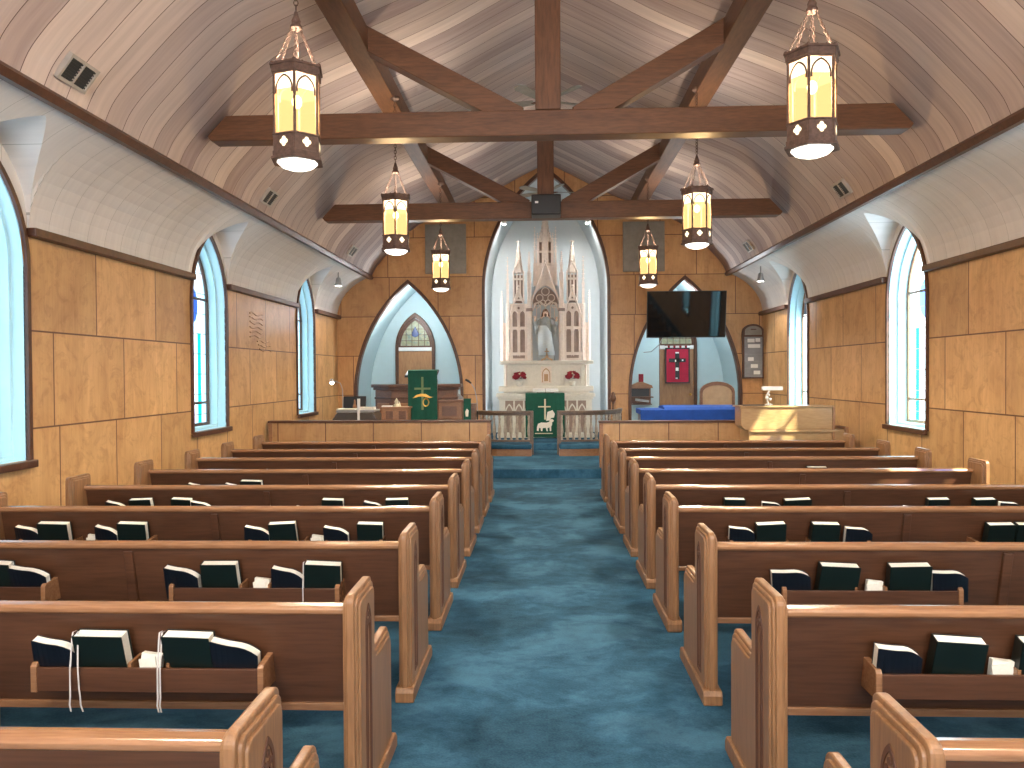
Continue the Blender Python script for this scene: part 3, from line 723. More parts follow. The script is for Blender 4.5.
# ------------------------------------------------------------------ books
def green_book():
    e = thing('hymnal', '', 'book')
    b = MB(); w_, hh, t_ = .088, .222, .055
    b.box((-w_,0,0), (w_,.004,hh)); b.box((-w_,t_-.004,0), (w_,t_,hh)); b.box((-w_,0,0), (-w_+.004,t_,hh)); b.build('cover', M['bk_green'], e, bevel=.0015)
    b = MB().box((-w_+.003,.0045,.004), (w_-.005,t_-.0045,hh-.004)); b.build('page_block', M['paper'], e)
    return e
def navy_book():
    # thinner limp cover, sagging toward one corner
    e = thing('prayer_book', '', 'book')
    n = 8; w_ = .085; hh = .20; t_ = .042
    def top(x): u = (x+w_)/(2*w_); return hh - .012*u - .05*max(0, u-.55)**2*4
    def lean(x, z): u = (x+w_)/(2*w_); return -.012*math.sin(u*3.1)*(z/hh)
    for name, y0, y1, dz_, mat in (('cover', 0, .003, 0, 'bk_navy'), ('back_cover', t_-.003, t_, 0, 'bk_navy'), ('page_block', .0035, t_-.0035, -.003, 'paper')):
        b = MB(); vs = []; xs_ = [-w_+2*w_*k/n for k in range(n+1)]
        for x in xs_:
            for (yy, zz) in ((y0,0),(y1,0),(y1,top(x)+dz_),(y0,top(x)+dz_)): vs.append((x if name != 'page_block' else x*.97, yy+lean(x, zz), zz))
        fs = []
        for k in range(n):
            for q in range(4): fs.append((4*k+q, 4*k+(q+1)%4, 4*k+4+(q+1)%4, 4*k+4+q))
        fs += [(0,1,2,3), (4*n+3,4*n+2,4*n+1,4*n)]
        b.add(vs, fs); b.build(name, M[mat], e)
    return e
def open_book():
    e = thing('open_book', '', 'book')
    b = MB(); b.box((-.105,0,0), (.0,.02,.165), Matrix.Rotation(.22, 3, 'Y'), (0,0,0)); b.box((.0,0,0), (.1,.02,.165), Matrix.Rotation(-.25, 3, 'Y'), (0,0,0)); b.build('page_block', M['paper'], e)
    b = MB(); b.box((-.11,-.006,-.005), (.0,-.001,.16), Matrix.Rotation(.22, 3, 'Y'), (0,0,0)); b.box((.0,-.006,-.005), (.105,-.001,.16), Matrix.Rotation(-.25, 3, 'Y'), (0,0,0)); b.build('cover', M['bk_navy'], e)
    return e
PROTO = {'g': green_book(), 'n': navy_book(), 'o': open_book()}
USED = set()
BOOKS_L = {
  2: [(-1.89,0.18,'n'), (-1.70,0.21,'g'), (-1.36,0.20,'g'), (-1.19,0.20,'n')],
  3: [(-2.94,0.27,'g'), (-2.74,0.22,'n'), (-1.91,0.20,'n'), (-1.70,0.20,'g'), (-1.35,0.18,'n'), (-1.16,0.20,'g')],
  4: [(-3.49,0.18,'n'), (-3.31,0.22,'g'), (-2.95,0.16,'n'), (-2.77,0.20,'g'), (-1.92,0.18,'n'), (-1.73,0.19,'g'), (-1.38,0.18,'n'), (-1.15,0.18,'g')],
  5: [(-3.44,0.18,'n'), (-3.22,0.19,'g'), (-2.90,0.17,'g'), (-2.74,0.17,'n'), (-1.89,0.18,'f'), (-1.67,0.18,'g'), (-1.35,0.17,'n'), (-1.15,0.19,'g')],
  6: [(-3.25,0.18,'n'), (-2.90,0.16,'n'), (-2.72,0.23,'g'), (-1.86,0.17,'f'), (-1.30,0.18,'f')],
  7: [(-2.86,0.23,'n')],
  8: [(-2.87,0.25,'o')],
}
BOOKS_R = {
  2: [(1.32,0.18,'n'), (1.53,0.19,'g'), (1.84,0.18,'g')],
  3: [(1.29,0.21,'n'), (1.51,0.21,'g'), (1.88,0.22,'g'), (2.09,0.19,'n')],
  4: [(1.31,0.18,'n'), (1.50,0.20,'g'), (1.84,0.19,'g'), (2.06,0.19,'n'), (2.96,0.18,'g'), (3.15,0.20,'g')],
  5: [(1.29,0.16,'f'), (1.50,0.17,'g'), (1.80,0.16,'n'), (2.00,0.22,'g'), (2.88,0.16,'f'), (3.07,0.17,'g'), (3.42,0.17,'g'), (3.62,0.19,'n')],
  6: [(1.27,0.18,'f'), (1.84,0.17,'f'), (3.02,0.16,'f'), (3.38,0.17,'f')],
  7: [(2.86,0.24,'g')],
}

KNM = {'g': 'dark green hymnal', 'n': 'limp navy prayer book', 'o': 'open book', 'f': 'low booklet'}
rb = random.Random(11)
for side, T in (('left', BOOKS_L), ('right', BOOKS_R)):
    for r, lst in T.items():
        order = sorted(range(len(lst)), key=lambda i: abs(lst[i][0]))
        for i, (x, wd, kind) in enumerate(lst):
            k = 'n' if kind == 'f' else kind
            if k in USED: o = copy_tree(PROTO[k])
            else: o = PROTO[k]; USED.add(k)
            sc = max(.92, min(1.16, wd/.185)) if k != 'o' else .85
            dz_ = {'g': 0, 'n': -.012, 'o': .03, 'f': -.05}[kind]
            z = .466
            tilt = {'g': rb.uniform(-.05,.05), 'n': rb.uniform(.02,.10)*(1 if side == 'left' else -.3), 'o': .06, 'f': .03}[kind]
            if side == 'right' and r == 3 and kind == 'n': tilt = -.12
            o.location = (x, ROW[r]-.035, z)
            o.rotation_euler = (.27, tilt, rb.uniform(-.06,.06))
            o.scale = (sc, 1.0, (.93 if kind == 'g' else .92 if kind == 'n' else .72 if kind == 'f' else 1.0)*rb.uniform(.985, 1.015))
            if kind == 'o': o.location.z = .49
            n_ = order.index(i)+1
            o['label'] = '%s racked on %s row %s pew, %s from aisle' % (KNM[kind], ORD[r], side, ORD[n_])
            o['group'] = 'books in the pew racks'
# page marker ribbons and cards
def ribbon(x, y, lab, dx=0):
    b = MB(); vs = []; fs = []; n = 10
    pts = [(0,.03,.222),(0.003,.0,.226),(.006,-.012,.2),(.006,-.02,.13),(.008,-.03,.09),(.010,-.034,.02),(.012,-.037,-.01),(.010,-.038,-.04),(.016,-.039,-.065)]
    for k, (a, b_, c_) in enumerate(pts):
        for s_ in (0, .006): vs += [(a+s_+dx*k, b_, c_), (a+s_+dx*k, b_-.0012, c_)]
    for k in range(len(pts)-1):
        p, q = 4*k, 4*k+4
        for a, c_ in ((0,1),(1,3),(3,2),(2,0)): fs.append((p+a, p+c_, q+c_, q+a))
    b.add(vs, fs); o = b.build('bookmark_ribbon', M['ribbon'], loc=(x, y-.012, .449)); tag(o, lab, 'ribbon')
ribbon(-1.475, 2.90, 'straight silver bookmark ribbon hanging from the aisle-side green book of the second left pew'); ribbon(-1.465, 2.9, 'second silver ribbon right beside the straight one over the second left pew rack')
ribbon(-1.815, 2.90, 'thin pale ribbon hanging from the outer limp book of the second left pew')
ribbon(-1.80, 2.90, 'thin pale ribbon slanting over the rack front of the second left pew', .004)
ribbon(-1.26, 4.0, 'thin pale ribbon hanging over the rack of the third left pew')
for x, r, lab in ((-1.53, 2, 'left, second'), (-1.50, 3, 'left, third'), (-3.06, 4, 'left, fourth'), (-1.52, 4, 'left, fourth, aisle side'), (1.70, 2, 'right, second'), (1.70, 3, 'right, third')):
    b = MB(); b.box((-.04,-.012,0), (.04,.012,.115), Matrix.Rotation(.12, 3, 'Y'), (0,0,0)); b.box((-.02,-.02,0), (.045,-.014,.10), Matrix.Rotation(-.15, 3, 'Y'), (0,0,0))
    tag(b.build('card_stack', M['paper'], loc=(x, ROW[r]-.02, .466)), 'small stack of white cards in a pew rack middle: %s row' % lab, 'cards', 'cards in the pew racks')

# ------------------------------------------------------------------ chancel screens
def half_wall(x0, x1, y, top, lab, posts):
    e = thing('choir_screen', lab, 'half wall', ((x0+x1)/2, y, .14)); c_ = (x0+x1)/2
    b = MB().box((x0-c_, 0, 0), (x1-c_, .09, top-.14)); b.build('plywood_panel', M['ply_low'], e)
    b = MB().box((x0-c_-.02,-.03,top-.14), (x1-c_+.02,.16,top-.14+.035)); b.build('cap_rail', M['trim'], e, bevel=.008)
    for px in posts: MB().box((px-c_-.03,-.012,0), (px-c_+.03,.1,top-.141)).build('corner_post', M['oak2'], e, bevel=.005)
half_wall(-4.44, -.83, 12.4, .875, 'low plywood screen with dark cap in front of the left choir area', (-4.42, -.85))
half_wall(.94, 3.32, 12.4, .855, 'low plywood screen with dark cap in front of the right choir area', (.96, 3.3))

# ------------------------------------------------------------------ altar rail (two curved halves)
def altar_rail(sgn, lab):
    e = thing('altar_rail', lab, 'altar rail', (.07, 14.4, .14))
    P = [(.255,0),(.55,.0),(.85,.04),(1.1,.16),(1.32,.38),(1.45,.7),(1.5,1.05)]
    P = [(sgn*a, b_) for a, b_ in P]
    def sweep(w_, z0, z1, P=P):
        b = MB(); outs = []; ins = []
        for i, p in enumerate(P):
            a, c_ = Vector(P[max(0, i-1)]), Vector(P[min(len(P)-1, i+1)]); d = (c_-a).normalized(); n_ = Vector((-d.y, d.x))
            outs.append(tuple(Vector(p)+n_*w_)); ins.append(tuple(Vector(p)-n_*w_))
        b.band(outs, ins, 'z', z0, z1); return b
    sweep(.05, .77, .82).build('hand_rail', M['rail_dark'], e, bevel=.012)
    sweep(.03, .735, .77).build('under_rail', M['rail_dark'], e)
    sweep(.035, .24, .275).build('foot_rail', M['rail_dark'], e)
    PK = [(a, b_-.17) for a, b_ in P]
    sweep(.17, .0, .13, [(a*1.0, b_-.12) for a, b_ in P]).build('kneeler_base', M['oak2'], e)
    sweep(.20, .13, .215, [(a*1.0, b_-.12) for a, b_ in P]).build('kneeler_cushion', M['carpet'], e, bevel=.02)
    # evenly spaced turned balusters
    seg = []; tot = 0
    for a, c_ in zip(P, P[1:]): l = (Vector(c_)-Vector(a)).length; seg.append((tot, l, Vector(a), Vector(c_))); tot += l
    nb = 17; bp = [(.026,0),(.028,.02),(.018,.05),(.026,.09),(.036,.15),(.032,.22),(.02,.30),(.017,.36),(.026,.39),(.018,.42),(.027,.445),(.027,.46)]
    first = None
    for k in range(nb):
        s_ = .05 + (tot-.1)*k/(nb-1)
        t0, l, a, c_ = next(q for q in reversed(seg) if q[0] <= s_); p = a.lerp(c_, (s_-t0)/l)
        if first is None:
            first = MB().lathe(bp, (0,0,0), 10).build('baluster', M['rail_pale'], e, smooth=True); o = first
        else:
            o = first.copy(); COL.objects.link(o); o.parent = e
        o.location = (p.x, p.y, .275)
    for px, py in (P[0], P[-1]):
        b = MB().box((px-.035, py-.035, 0), (px+.035, py+.035, .82)); b.build('end_post', M['rail_dark'], e, bevel=.006)
altar_rail(-1, 'curved dark communion rail with pale turned balusters, left half'); altar_rail(1, 'curved dark communion rail with pale turned balusters, right half')

# ------------------------------------------------------------------ altar
AX = .09
e = thing('altar', 'ivory wooden altar with carved arcaded front below the tall reredos', 'altar', (AX, 16.95, .27))
b = MB().box((-1.07,-.36,.88), (1.07,.16,.955)); b.build('altar_top', M['cream_lo'], e, bevel=.01)
b = MB().box((-1.0,-.30,.0), (1.0,.14,.88)); b.build('body', M['cream_lo'], e)
b = MB().box((-1.05,-.34,.0), (1.05,-.26,.09)); b.box((-1.03,-.335,.83), (1.03,-.28,.88)); b.build('front_moulding', M['cream_lo'], e, bevel=.008)
for s_ in (-1, 1):
    b = MB().box((s_*.47-.42+.0, -.312,.12), (s_*.47+.42,-.30,.80)); b.build('sunk_panel', M['recess'], e)
    for k in range(4):
        cx = s_*.47 - .315 + .21*k
        b = MB(); b.band(gothic(cx,.095,.52,.74,.12,6), gothic(cx,.07,.52,.70,.12,6), 'y', -.33, -.30)
        b.build('arcade_arch', M['cream_lo'], e)
    b = MB()
    for k in range(5): b.box((s_*.47-.42+.21*k-.018,-.335,.1), (s_*.47-.42+.21*k+.018,-.30,.82))
    b.build('pilaster', M['cream_lo'], e)
# green frontal
e = thing('altar_frontal', 'green cloth with a white lamb and cross hanging over the altar front', 'altar cloth', (.078, 16.56, .27))
b = MB(); n = 12; vs = []; fs = []
for k in range(n+1):
    x = -.42+.84*k/n; wob = .008*math.sin(k*1.7)
    for (y, z) in ((.25,.966),(.02,.966),(.0,.955),(-.012+wob,.45),(-.02+wob,.02),(-.012+wob,.02),(-.004+wob,.45),(.01,.953),(.25,.958)): vs.append((x, y, z))
m_ = 9
for k in range(n):
    for q in range(m_): fs.append((m_*k+q, m_*k+(q+1)%m_, m_*(k+1)+(q+1)%m_, m_*(k+1)+q))
b.add(vs, fs); b.build('cloth', M['green'], e)
def shape(name, mat, par, poly, y, th=.006, sc=1, off=(0,0)):
    b = MB().prism([(p[0]*sc+off[0], p[1]*sc+off[1]) for p in poly], 'y', y-th, y); return b.build(name, M[mat], par)
b = MB().box((-.018,-.05,.40), (.018,-.036,.84)); b.box((-.15,-.05,.66), (.12,-.036,.688)); b.build('embroidered_cross', M['pale'], e)
shape('embroidered_lamb', 'paper', e, [(-.18,.16),(-.175,.24),(-.15,.31),(-.08,.335),(.02,.33),(.08,.345),(.11,.40),(.15,.41),(.19,.38),(.17,.35),(.15,.345),(.15,.29),(.13,.25),(.13,.15),(.1,.15),(.09,.23),(.05,.21),(.06,.15),(.03,.15),(.01,.22),(-.05,.215),(-.06,.15),(-.09,.15),(-.1,.215),(-.13,.22),(-.14,.15)], -.034)
shape('embroidered_banner', 'paper', e, [(.02,.37),(.05,.56),(.16,.60),(.21,.52),(.19,.44),(.13,.43),(.10,.38)], -.034)
b = MB().box((-.22,-.04,.09), (.16,-.032,.11)); b.build('embroidered_scroll', M['pale'], e)
# missal stand on altar
e = thing('altar_book', 'open white altar book on a dark stand at the middle of the altar', 'book', (.09, 16.84, 1.235))
b = MB().prism([(-.14,.0),(.1,.0),(.1,.09),(-.16,.02)], 'x', -.19, .19); b.build('book_stand', M['walnut'], e)
b = MB().box((-.28,-.17,.045), (-.004,.1,.075), Matrix.Rotation(.2, 3, 'X'), (0,0,.05)); b.box((.004,-.17,.045), (.28,.1,.075), Matrix.Rotation(.2, 3, 'X'), (0,0,.05)); b.build('page_block', M['white'], e, bevel=.01)

# ------------------------------------------------------------------ reredos
E_ = thing('reredos', 'tall cream gothic reredos with pierced gables and many spires behind the altar', 'reredos', (0, 17.3, 0))
def rx(p): return .0223*(p-545)+.104
def rz(p): return 2.40+(340-p)*.0223
def rbox(name, x0, x1, y0, y1, d0, d1, mat='cream', par=E_, bev=0):
    return MB().box((rx(x0), d0, rz(y1)), (rx(x1), d1, rz(y0))).build(name, M[mat], par, bevel=bev)
def pinnacle(px, base, tip, w_=.05, y=.0, par=E_):
    # square shaft, gablets and a crocketed spire
    x = rx(px); z0, z1 = rz(base), rz(tip); h = z1-z0
    b = MB().box((x-w_/2, y-w_/2, z0), (x+w_/2, y+w_/2, z0+h*.42))
    b.box((x-w_*.62, y-w_*.62, z0+h*.40), (x+w_*.62, y+w_*.62, z0+h*.44))
    b.lathe([(w_*.6, z0+h*.44), (.006, z1-.02)], (x,y,0), 4, math.pi/4)
    b.sphere((x,y,z1-.01), .016, 6)
    for k in range(1, 6):
        t_ = k/6; zz = z0+h*(.44+.56*t_); r = w_*.42*(1-t_)+.012
        for dx, dy in ((1,0),(-1,0),(0,-1)): b.sphere((x+dx*r, y+dy*r, zz), .010, 4)
    return b.build('pinnacle', M['cream'], par)
def gable(px, hwp, y_base, y_apex, arch_apex, y0, y1, arch_hw=None, n=20, name='gable'):
    x0 = rx(px); hw = hwp*.0223; zb, za, zz = rz(y_base), rz(y_apex), rz(arch_apex); ah = (arch_hw or hwp*.86)*.0223
    b = MB()
    xs_ = [-hw+2*hw*k/n for k in range(n+1)]
    for a, c_ in zip(xs_, xs_[1:]):
        def lo(x): return zb if abs(x) >= ah else archz(x, 0, ah, zb, zz)
        def hi(x): return zb+(za-zb)*(1-abs(x)/hw)+.002
        q = [(a,max(lo(a),zb)),(c_,lo(c_)),(c_,max(hi(c_),lo(c_))),(a,max(hi(a),lo(a)))]
        b.prism([(x0+x, z) for x, z in q], 'y', y0+.015, y1)
    # raised coping along both slopes with crockets
    for s_ in (-1, 1):
        b.tube([(x0+s_*hw, y0, zb), (x0, y0, za)], .014, 5)
        for k in range(1, 7):
            t_ = k/7; b.sphere((x0+s_*hw*(1-t_), y0-.005, zb+(za-zb)*t_+.022), .014, 4)
    b.sphere((x0, y0, za+.035), .026, 6)
    return b.build(name, M['cream'], E_)
rbox('gradine', 503, 588, 364, 394, -.22, .2, 'cream_lo', bev=.01)
rbox('gradine_ledge', 499, 592, 360.5, 364, -.27, .22, 'cream_lo', bev=.01)
rbox('altar_shelf', 498, 592, 386, 391, -.28, .2, 'cream_lo', bev=.01)
for s_ in (-1, 1):
    c_ = 545+s_*26
    for q in (-9.5, 9.5): rbox('gradine_pilaster', c_+q-1, c_+q+1, 366, 386, -.25, -.2, 'cream_lo')
    rbox('gradine_panel', c_-7.5, c_+7.5, 368, 384, -.228, -.215, 'cream_lo', bev=.004)
# tabernacle door
tb = rbox('tabernacle_door', 540, 550.5, 366.5, 383, -.24, -.215, 'cream', bev=.006)
b = MB(); b.band(gothic(rx(545.2),.09,rz(374),rz(368),rz(382),6), gothic(rx(545.2),.072,rz(374),rz(369.2),rz(382),6), 'y', -.255, -.23); b.build('door_arch', M['tan'], tb)
MB().box((rx(545.2)-.045,-.25,rz(381)), (rx(545.2)+.045,-.238,rz(374))).build('carved_relief', M['tan'], tb)
# side bays
for s_ in (-1, 1):
    c_ = 545+s_*27
    rbox('side_bay', c_-9, c_+9, 303, 361, .0, .16)
    for q in (-1, 1):
        for (ya, yb, apex) in ((356, 332, 326), (326, 314, 309)):
            cx = rx(c_+q*3.8)
            bb = MB(); bb.band(gothic(cx,.072,rz(yb),rz(apex),rz(ya),6), gothic(cx,.054,rz(yb),rz(apex+1.4),rz(ya),6), 'y', -.03, .0); bb.build('lancet_arch', M['cream'], E_)
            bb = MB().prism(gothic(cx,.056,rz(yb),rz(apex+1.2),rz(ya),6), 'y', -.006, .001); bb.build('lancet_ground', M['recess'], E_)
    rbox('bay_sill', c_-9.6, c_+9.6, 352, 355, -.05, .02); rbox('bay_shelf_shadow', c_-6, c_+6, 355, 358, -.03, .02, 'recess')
    rbox('string_course', c_-9.6, c_+9.6, 327.2, 329, -.045, .02)
    gable(c_, 8.5, 314, 287, 296, -.03, .06, 6.6, name='side_gable')
    bb = MB(); cx, cz = rx(c_), rz(307.5); ring = [(cx+.105*math.cos(a*math.pi/8), cz+.105*math.sin(a*math.pi/8)) for a in range(16)]; ring2 = [(cx+(p[0]-cx)*.78, cz+(p[1]-cz)*.78) for p in ring]
    bb.band(ring, ring2, 'y', -.06, -.0, True); bb.build('rose_ring', M['cream'], E_)
    MB().prism([(cx+(p[0]-cx)*.25, cz+(p[1]-cz)*.25) for p in ring], 'y', -.05, 0).build('rose_centre', M['recess'], E_)
    # pierced turret: four corner shafts with openings
    bb = MB()
    for q in (-5, -1.7, 1.7, 5): bb.box((rx(c_+q)-.018, .0, rz(300)), (rx(c_+q)+.018, .1, rz(272)))
    for yy in (272, 279, 300): bb.box((rx(c_-6), -.01, rz(yy)), (rx(c_+6), .13, rz(yy)+.04))
    bb.build('pierced_turret', M['cream'], E_)
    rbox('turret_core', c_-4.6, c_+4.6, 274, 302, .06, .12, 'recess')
    gable(c_, 5.5, 272, 262, 268, -.01, .09, 3, 8, 'turret_gable')
    bb = MB().lathe([(.115, rz(272)), (.075, rz(262)), (.05, rz(252)), (.012, rz(241))], (rx(c_), .07, 0), 6); bb.sphere((rx(c_),.07,rz(240)), .02, 6); bb.box((rx(c_)-.05,.06,rz(240.6)), (rx(c_)+.05,.08,rz(239.8)))
    for k in range(1, 7):
        zz = rz(272-31*k/7); r = .1*(1-k/7.5)
        for dx in (-1, 1): bb.sphere((rx(c_)+dx*r, .03, zz), .014, 4)
    bb.build('side_spire', M['cream'], E_)
    # tall shafts beside the statue niche
    rbox('niche_shaft', 545+s_*16.2-2.1, 545+s_*16.2+2.1, 272, 361, -.09, .1, bev=.012)
    rbox('shaft_capital', 545+s_*16.2-3.2, 545+s_*16.2+3.2, 308, 311, -.13, .1, 'recess', bev=.01)
    pinnacle(545+s_*16.2, 274, 251, .06, .0)
    rbox('outer_shaft', 545+s_*38-1.6, 545+s_*38+1.6, 303, 361, -.03, .1, bev=.008); pinnacle(545+s_*38, 303, 256, .055, .03)
    rbox('end_shaft', 545+s_*44-1.3, 545+s_*44+1.3, 315, 361, .0, .1, bev=.008); pinnacle(545+s_*44, 317, 290, .05, .05)
    rbox('end_panel_wing', 545+s_*41-3, 545+s_*41+3, 322, 361, .05, .12)
    pinnacle(545+s_*10.5, 268, 226, .045, .06); pinnacle(545+s_*7.6, 262, 232, .05, .05)
    MB().lathe([(.03,rz(386)),(.018,rz(384)),(.014,rz(368)),(.03,rz(365))], (rx(545+s_*39.5), -.25, 0), 8).build('gradine_colonnette', M['cream'], E_)
# central niche
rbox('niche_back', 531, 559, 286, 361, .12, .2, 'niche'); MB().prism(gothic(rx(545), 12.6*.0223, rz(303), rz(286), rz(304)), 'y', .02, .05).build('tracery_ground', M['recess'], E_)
for q in (-9,-5,0,5,9): rbox('canopy_rib', 545+q-.5, 545+q+.5, 303, 318, .09, .12, 'cream')
for s_ in (-1, 1): rbox('niche_jamb', 545+s_*14-.8, 545+s_*14+.8, 300, 361, -.04, .2)
gable(545, 15, 303, 262, 285, -.06, .02, 13, 28)
g = MB(); cx = rx(545)
for dx, dz_, r in ((0, 291, .085), (-.13, 297.5, .075), (.13, 297.5, .075), (-.2, 305, .06), (.2, 305, .06), (-.06, 302, .055), (.06, 302, .055)):
    g.torus((cx+dx, -.02, rz(dz_)), r, .012, (1,0,0), (0,0,1), 14, 5)
for s_ in (-1, 1): g.tube([(cx+s_*.29,-.02,rz(310)), (cx+s_*.22,-.02,rz(303)), (cx+s_*.12,-.02,rz(301.5)), (cx,-.02,rz(306))], .02, 6)
g.build('niche_tracery', M['cream'], E_)
rbox('gable_ground', 533, 557, 262, 285, .03, .12)
g = MB()
for (px, py, r) in ((545,274,.05),(541,281,.04),(549,281,.04),(545,268,.03),(537,287,.03),(553,287,.03)): g.torus((rx(px), -.03, rz(py)), r, .010, (1,0,0), (0,0,1), 10, 4)
g.build('gable_roundel', M['recess'], E_)
bb = MB()
for q in (-6.8, -2.4, 2.4, 6.8): bb.box((rx(545+q)-.022, .0, rz(264)), (rx(545+q)+.022, .15, rz(240)))
for yy in (240, 251, 264): bb.box((rx(537), -.01, rz(yy)-.02), (rx(553), .17, rz(yy)+.02))
bb.build('belfry', M['cream'], E_)
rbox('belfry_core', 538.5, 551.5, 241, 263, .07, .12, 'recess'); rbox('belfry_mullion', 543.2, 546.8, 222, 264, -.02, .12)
for q in (-4.6, 4.6): gable(545+q, 2.6, 242, 234, 238, -.0, .08, 1.2, 6, 'belfry_gable')
bb = MB().lathe([(.13, rz(241)), (.085, rz(228)), (.04, rz(214)), (.012, rz(205))], (cx, .08, 0), 6); bb.sphere((cx,.08,rz(204)), .03, 6)
for k in range(1, 9):
    zz = rz(241-36*k/9); r = .12*(1-k/10)
    for dx in (-1, 1): bb.sphere((cx+dx*r, .04, zz), .018, 4)
bb.build('central_spire', M['cream'], E_)

# statue in the niche
e = thing('statue', 'robed bearded statue with arms held open in the central reredos niche', 'statue', (rx(545), 17.27, rz(360.5)))
def loft(rings, n=14):
    b = MB(); vs = []; fs = []
    for (cx_, cy_, z, ra, rb_, fl) in rings:
        for k in range(n):
            a = 2*math.pi*k/n; f_ = 1+fl*math.cos(a*5+z*9); vs.append((cx_+ra*f_*math.cos(a), cy_+rb_*f_*math.sin(a), z))
    for i in range(len(rings)-1):
        for k in range(n): fs.append((i*n+k, i*n+(k+1)%n, (i+1)*n+(k+1)%n, (i+1)*n+k))
    fs += [tuple(range(n-1,-1,-1)), tuple(range((len(rings)-1)*n, len(rings)*n))]
    return b.add(vs, fs)
bd = bpy.data.meshes.new('body')
S = {'pel': (0,0,.62,.11), 'wst': (0,0,.72,.10), 'chs': (0,-.005,.88,.12), 'nck': (0,-.005,.985,.045), 'hd': (0,-.015,1.05,.062), 'hdt': (0,-.015,1.12,.055),
     'lsh': (-.13,0,.92,.05), 'lel': (-.205,-.05,.80,.042), 'lwr': (-.235,-.14,.90,.026), 'lhd': (-.245,-.16,.95,.022),
     'rsh': (.13,0,.92,.05), 'rel': (.205,-.05,.80,.042), 'rwr': (.235,-.14,.88,.026), 'rhd': (.245,-.16,.93,.022)}
ks = list(S); ed = [('pel','wst'),('wst','chs'),('chs','nck'),('nck','hd'),('hd','hdt'),('chs','lsh'),('lsh','lel'),('lel','lwr'),('lwr','lhd'),('chs','rsh'),('rsh','rel'),('rel','rwr'),('rwr','rhd')]
vsx = [S[k][:3] for k in ks]; edx = [(ks.index(a), ks.index(b_)) for a, b_ in ed]; rad = [S[k][3] for k in ks]
for s_, k in ((-1,'lhd'), (1,'rhd')):
    base = S[k]
    for j in range(4):
        vsx.append((base[0]+(-.018+.012*j), base[1]-.012, base[2]+.045-.004*abs(j-1.5))); rad.append(.0065); edx.append((ks.index(k), len(vsx)-1))
    vsx.append((base[0]-s_*.03, base[1]-.01, base[2]+.018)); rad.append(.007); edx.append((ks.index(k), len(vsx)-1))
bd.from_pydata(vsx, edx, []); bo = bpy.data.objects.new('body', bd); COL.objects.link(bo); bo.parent = e; bd.materials.append(M['skin'])
mo = bo.modifiers.new('skin', 'SKIN')
for i, sv in enumerate(bd.skin_vertices[0].data): sv.radius = (rad[i], rad[i]*(.8 if i < 3 else 1)); sv.use_root = (i == 0)
bo.modifiers.new('sub', 'SUBSURF').levels = 1
loft([(0,0,0,.20,.13,.06),(0,0,.12,.19,.12,.07),(.01,0,.35,.17,.11,.06),(.0,0,.6,.15,.105,.04),(0,0,.75,.135,.10,.02),(0,0,.9,.155,.09,.01),(0,0,.965,.09,.06,0),(0,0,.985,.06,.05,0)]).build('robe', M['statue'], e, smooth=True)
b = loft([(.02,-.03,.12,.185,.12,.08),(.0,-.03,.4,.17,.12,.08),(-.02,-.025,.62,.16,.11,.05),(-.05,-.02,.78,.12,.10,.03)]); b.build('draped_mantle', M['niche'], e, smooth=True)
for s_ in (-1, 1):
    b = MB().tube([(s_*.12,0,.935),(s_*.20,-.04,.82),(s_*.215,-.09,.84),(s_*.232,-.13,.885)], [.055,.065,.055,.045], 10); b.build('sleeve', M['statue'], e, smooth=True)
    b = MB().tube([(s_*.205,-.05,.82),(s_*.21,-.07,.70),(s_*.2,-.06,.58)], [.05,.04,.01], 8); b.build('hanging_sleeve', M['statue'], e, smooth=True)
b = MB().sphere((0,.012,1.085), .072, 10, (1,1,1.1)); b.tube([(-.05,.02,1.08),(-.065,.02,.99),(-.06,.01,.93)], [.03,.03,.015], 8); b.tube([(.05,.02,1.08),(.065,.02,.99),(.06,.01,.93)], [.03,.03,.015], 8)
b.sphere((0,-.055,1.018), .034, 8, (.9,.7,1.2)); b.build('hair_and_beard', M['hair'], e, smooth=True)
b = MB().sphere((-.022,-.074,1.082), .006, 5); b.sphere((.022,-.074,1.082), .006, 5); b.build('eyes', M['black'], e)
b = MB().box((-.2,-.14,-.03), (.2,.13,.0)); b.build('plinth', M['cream'], e, bevel=.01)
b = MB(); b.band([(-.13,0),(-.12,.03),(-.04,.06),(0,.20),(.04,.06),(.12,.03),(.13,0)], [(-.09,0),(-.08,.015),(-.025,.03),(0,.12),(.025,.03),(.08,.015),(.09,0)], 'y', -.2, -.18)
b.box((-.012,-.2,.05), (.012,-.185,.27)); b.box((-.05,-.2,.19), (.05,-.185,.212)); tag(b.build('altar_cross', M['tan'], loc=(rx(546), 17.12, rz(360.6))), 'small golden cross with pointed base standing before the statue', 'cross')
